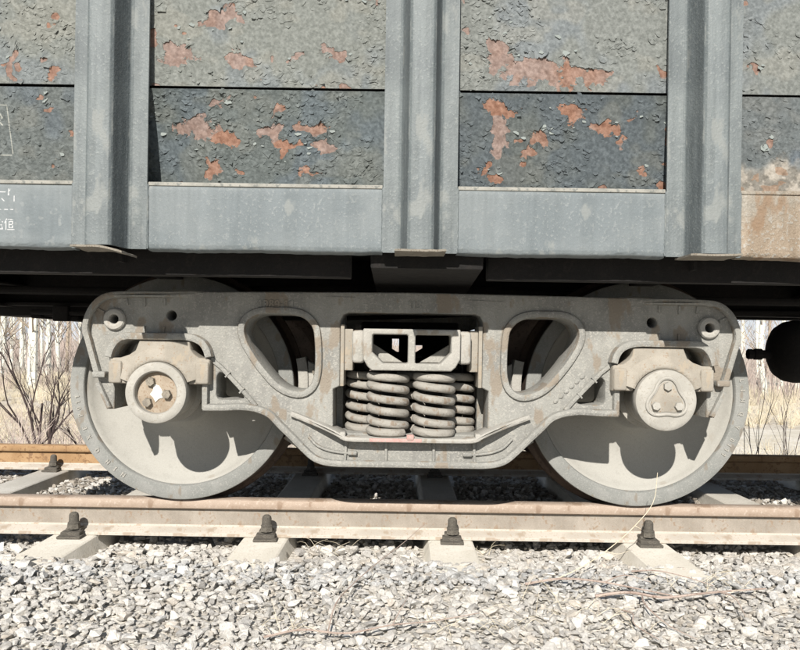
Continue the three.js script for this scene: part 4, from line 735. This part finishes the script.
for (let k = 0; k < 5; k++) {
  const h = R(8, 11), lean = R(-0.4, 0.4), r = R(0.085, 0.13), tr = [];
  const pts = Array.from({ length: 7 }, (_, i) => [lean * i / 6 + R(-0.07, 0.07), h * i / 6, R(-0.1, 0.1)]);
  tr.push(tubeGeo(pts, r, 0.02, 9, 28));
  const crown = [], cv = new THREE.CatmullRomCurve3(pts.map((p) => new THREE.Vector3(...p)));
  for (let i = 0; i < 22; i++) { const t = R(0.12, 0.95), b = cv.getPoint(t), a = R(0, 6.28); grow(crown, b, new THREE.Vector3(Math.cos(a), R(0.5, 1.3), Math.sin(a)).normalize(), R(0.7, 1.9) * (1.1 - t * 0.6), 0.022 * (1.2 - t), 2, 0.8, 2); }
  treeKinds.push({ trunk: join(tr), crown: join(crown) });
}
{
  const plant = (x, z, k, mat, label, group, s = 1) => {
    const t = thing('bare_tree', label, 'tree', [x, groundAt(x, z) - 0.05, z], group);
    part(t, 'trunk', treeKinds[k].trunk, mat, { raw: true }); part(t, 'crown', treeKinds[k].crown, mat === M.pale ? M.bark : M.brush, { raw: true });
    t.rotation.y = R(0, 6.28); t.scale.setScalar(s);
    return t;
  };
  const along = (px, d) => [-0.04 + (px - 400) / 800 * d, 3.88 - d];
  let [x, z] = along(30, 23); plant(x, z, 0, M.pale, 'thickest pale bare trunk left of the wagon, behind the shrub', undefined, 1.25);
  [x, z] = along(4, 28); plant(x, z, 1, M.pale, 'pale bare tree at the very left edge of the picture', undefined, 1);
  [x, z] = along(48, 30); plant(x, z, 2, M.pale, 'slender leaning pale tree between the thickest trunk and the left wheel', undefined, 1);
  [x, z] = along(764, 25); plant(x, z, 3, M.pale, 'pale bare tree behind the air reservoir at the right', undefined, 0.9);
  const spots = []; 
  for (let i = 0; i < 24; i++) spots.push([i % 12 * 12 - 26 + R(-4, 4), R(28, 56)]);
  for (let i = 0; i < 18; i++) spots.push([700 + (i % 9) * 14 + R(-3, 3), R(27, 56)]);
  spots.forEach(([p, d], i) => { const [a, b] = along(p, d); plant(a, b, i % 5, i % 3 === 2 ? M.bark : M.pale, p < 400 ? 'slender pale bare tree in the wood seen left of the wagon wheel' : 'slender pale bare tree in the wood seen right of the wagon wheel', p < 400 ? 'wood behind the left gap' : 'wood behind the right gap', R(0.6, 0.95)); });
}
{
  // undergrowth: bare brush and straw, too dense to count
  const clump = (n, h0, h1, sp, r) => { const o = []; for (let i = 0; i < n; i++) { const a = R(0, 6.28), h = R(h0, h1), q = R(0, sp); o.push(tubeGeo([[Math.cos(a) * q * 0.4, 0, Math.sin(a) * q * 0.4], [Math.cos(a) * q * 0.8 + R(-0.1, 0.1) * h, h * 0.55, Math.sin(a) * q * 0.8], [Math.cos(a) * q * 1.6 + R(-0.2, 0.2) * h, h, Math.sin(a) * q * 1.6]], r, r * 0.4, 3, 4)); } return join(o); };
  const fill = (name, label, cat, geo, mat, n, place) => {
    const im = new THREE.InstancedMesh(geo, mat, n), m = new THREE.Matrix4(), q = new THREE.Quaternion();
    for (let i = 0; i < n; i++) { const [px, pz, y0, s] = place(i); q.setFromAxisAngle(new THREE.Vector3(0, 1, 0), R(0, 6.28)); m.compose(new THREE.Vector3(px, y0, pz), q, new THREE.Vector3(s, s * R(0.7, 1.2), s)); im.setMatrixAt(i, m); }
    im.name = name; im.userData = { kind: 'stuff', label, category: cat }; im.castShadow = im.receiveShadow = true; scene.add(im);
  };
  const cone = (d0, d1) => { const d = Math.sqrt(R(d0 * d0, d1 * d1)), sl = R(-0.75, 0.75); return [-0.04 + sl * d, 3.88 - d]; };
  fill('brushwood', 'brown bare brushwood under the far trees', 'brushwood', clump(16, 0.7, 1.9, 0.5, 0.008), M.brush, 1500, () => { const [a, b] = cone(22, 60); return [a, b, groundAt(a, b), R(0.6, 1.3)]; });
  fill('straw_grass', 'dry straw-coloured grass on the far field', 'dry grass', clump(22, 0.1, 0.32, 0.16, 0.0032), M.straw, 5200, () => { let p; do p = cone(8.5, 30); while (p[1] > -13 && p[1] < -7.8 && p[0] > -2.5 && rnd() < 0.96); return [p[0], p[1], groundAt(p[0], p[1]) - 0.01, R(0.6, 1.3)]; });
  fill('weed_litter', 'grey dry weed stalks beside the far rail at left', 'dry weeds', clump(14, 0.12, 0.42, 0.2, 0.0035), M.brush, 800, () => { const a = R(-9, -1.6), b = R(-13, -2.2); return [a, b, landY(a, b) - 0.01, R(0.6, 1.2)]; });
}
{
  const shrub = (x, z, label, stems, h, spread, r) => {
    const y = landY(x, z) - 0.03, t = thing('bare_shrub', label, 'shrub', [x, y, z], undefined);
    for (let k = 0; k < stems; k++) { const o = [], a = k / stems * 6.283 + R(-0.3, 0.3); grow(o, new THREE.Vector3(R(-0.04, 0.04), 0, R(-0.04, 0.04)), new THREE.Vector3(Math.cos(a) * spread, 1.25, Math.sin(a) * spread).normalize(), h * R(0.5, 0.75), r * R(0.7, 1.1), 4, 0.75, 3); part(t, 'stem', o, M.shrub); }
    return t;
  };
  shrub(-3.12, -3.0, 'dark many-stemmed bare shrub behind the far rail at left', 5, 0.95, 0.5, 0.016);
  shrub(-2.72, -3.3, 'lower dark bare shrub leaning beside the left wheel', 4, 0.6, 0.8, 0.011);
  const sap = (px, d, label, h) => { const x = -0.04 + (px - 400) / 800 * d, z = 3.88 - d, y = landY(x, z) - 0.02, t = thing('thin_sapling', label, 'sapling', [x, y, z]); for (let k = 0; k < 4; k++) { const o = []; grow(o, new THREE.Vector3(R(-0.08, 0.08), 0, R(-0.05, 0.05)), new THREE.Vector3(R(-0.25, 0.35), 1, R(-0.2, 0.2)).normalize(), h * R(0.6, 0.9), 0.006, 1, 0.45, 3); part(t, 'stem', o, M.shrub); } };
  sap(752, 9.4, 'thin bare sapling just right of the right wheel', 1.25);
  sap(786, 9.8, 'thin bare sapling below the air reservoir at the right edge', 1.2);
}
renderer.render(scene, camera);
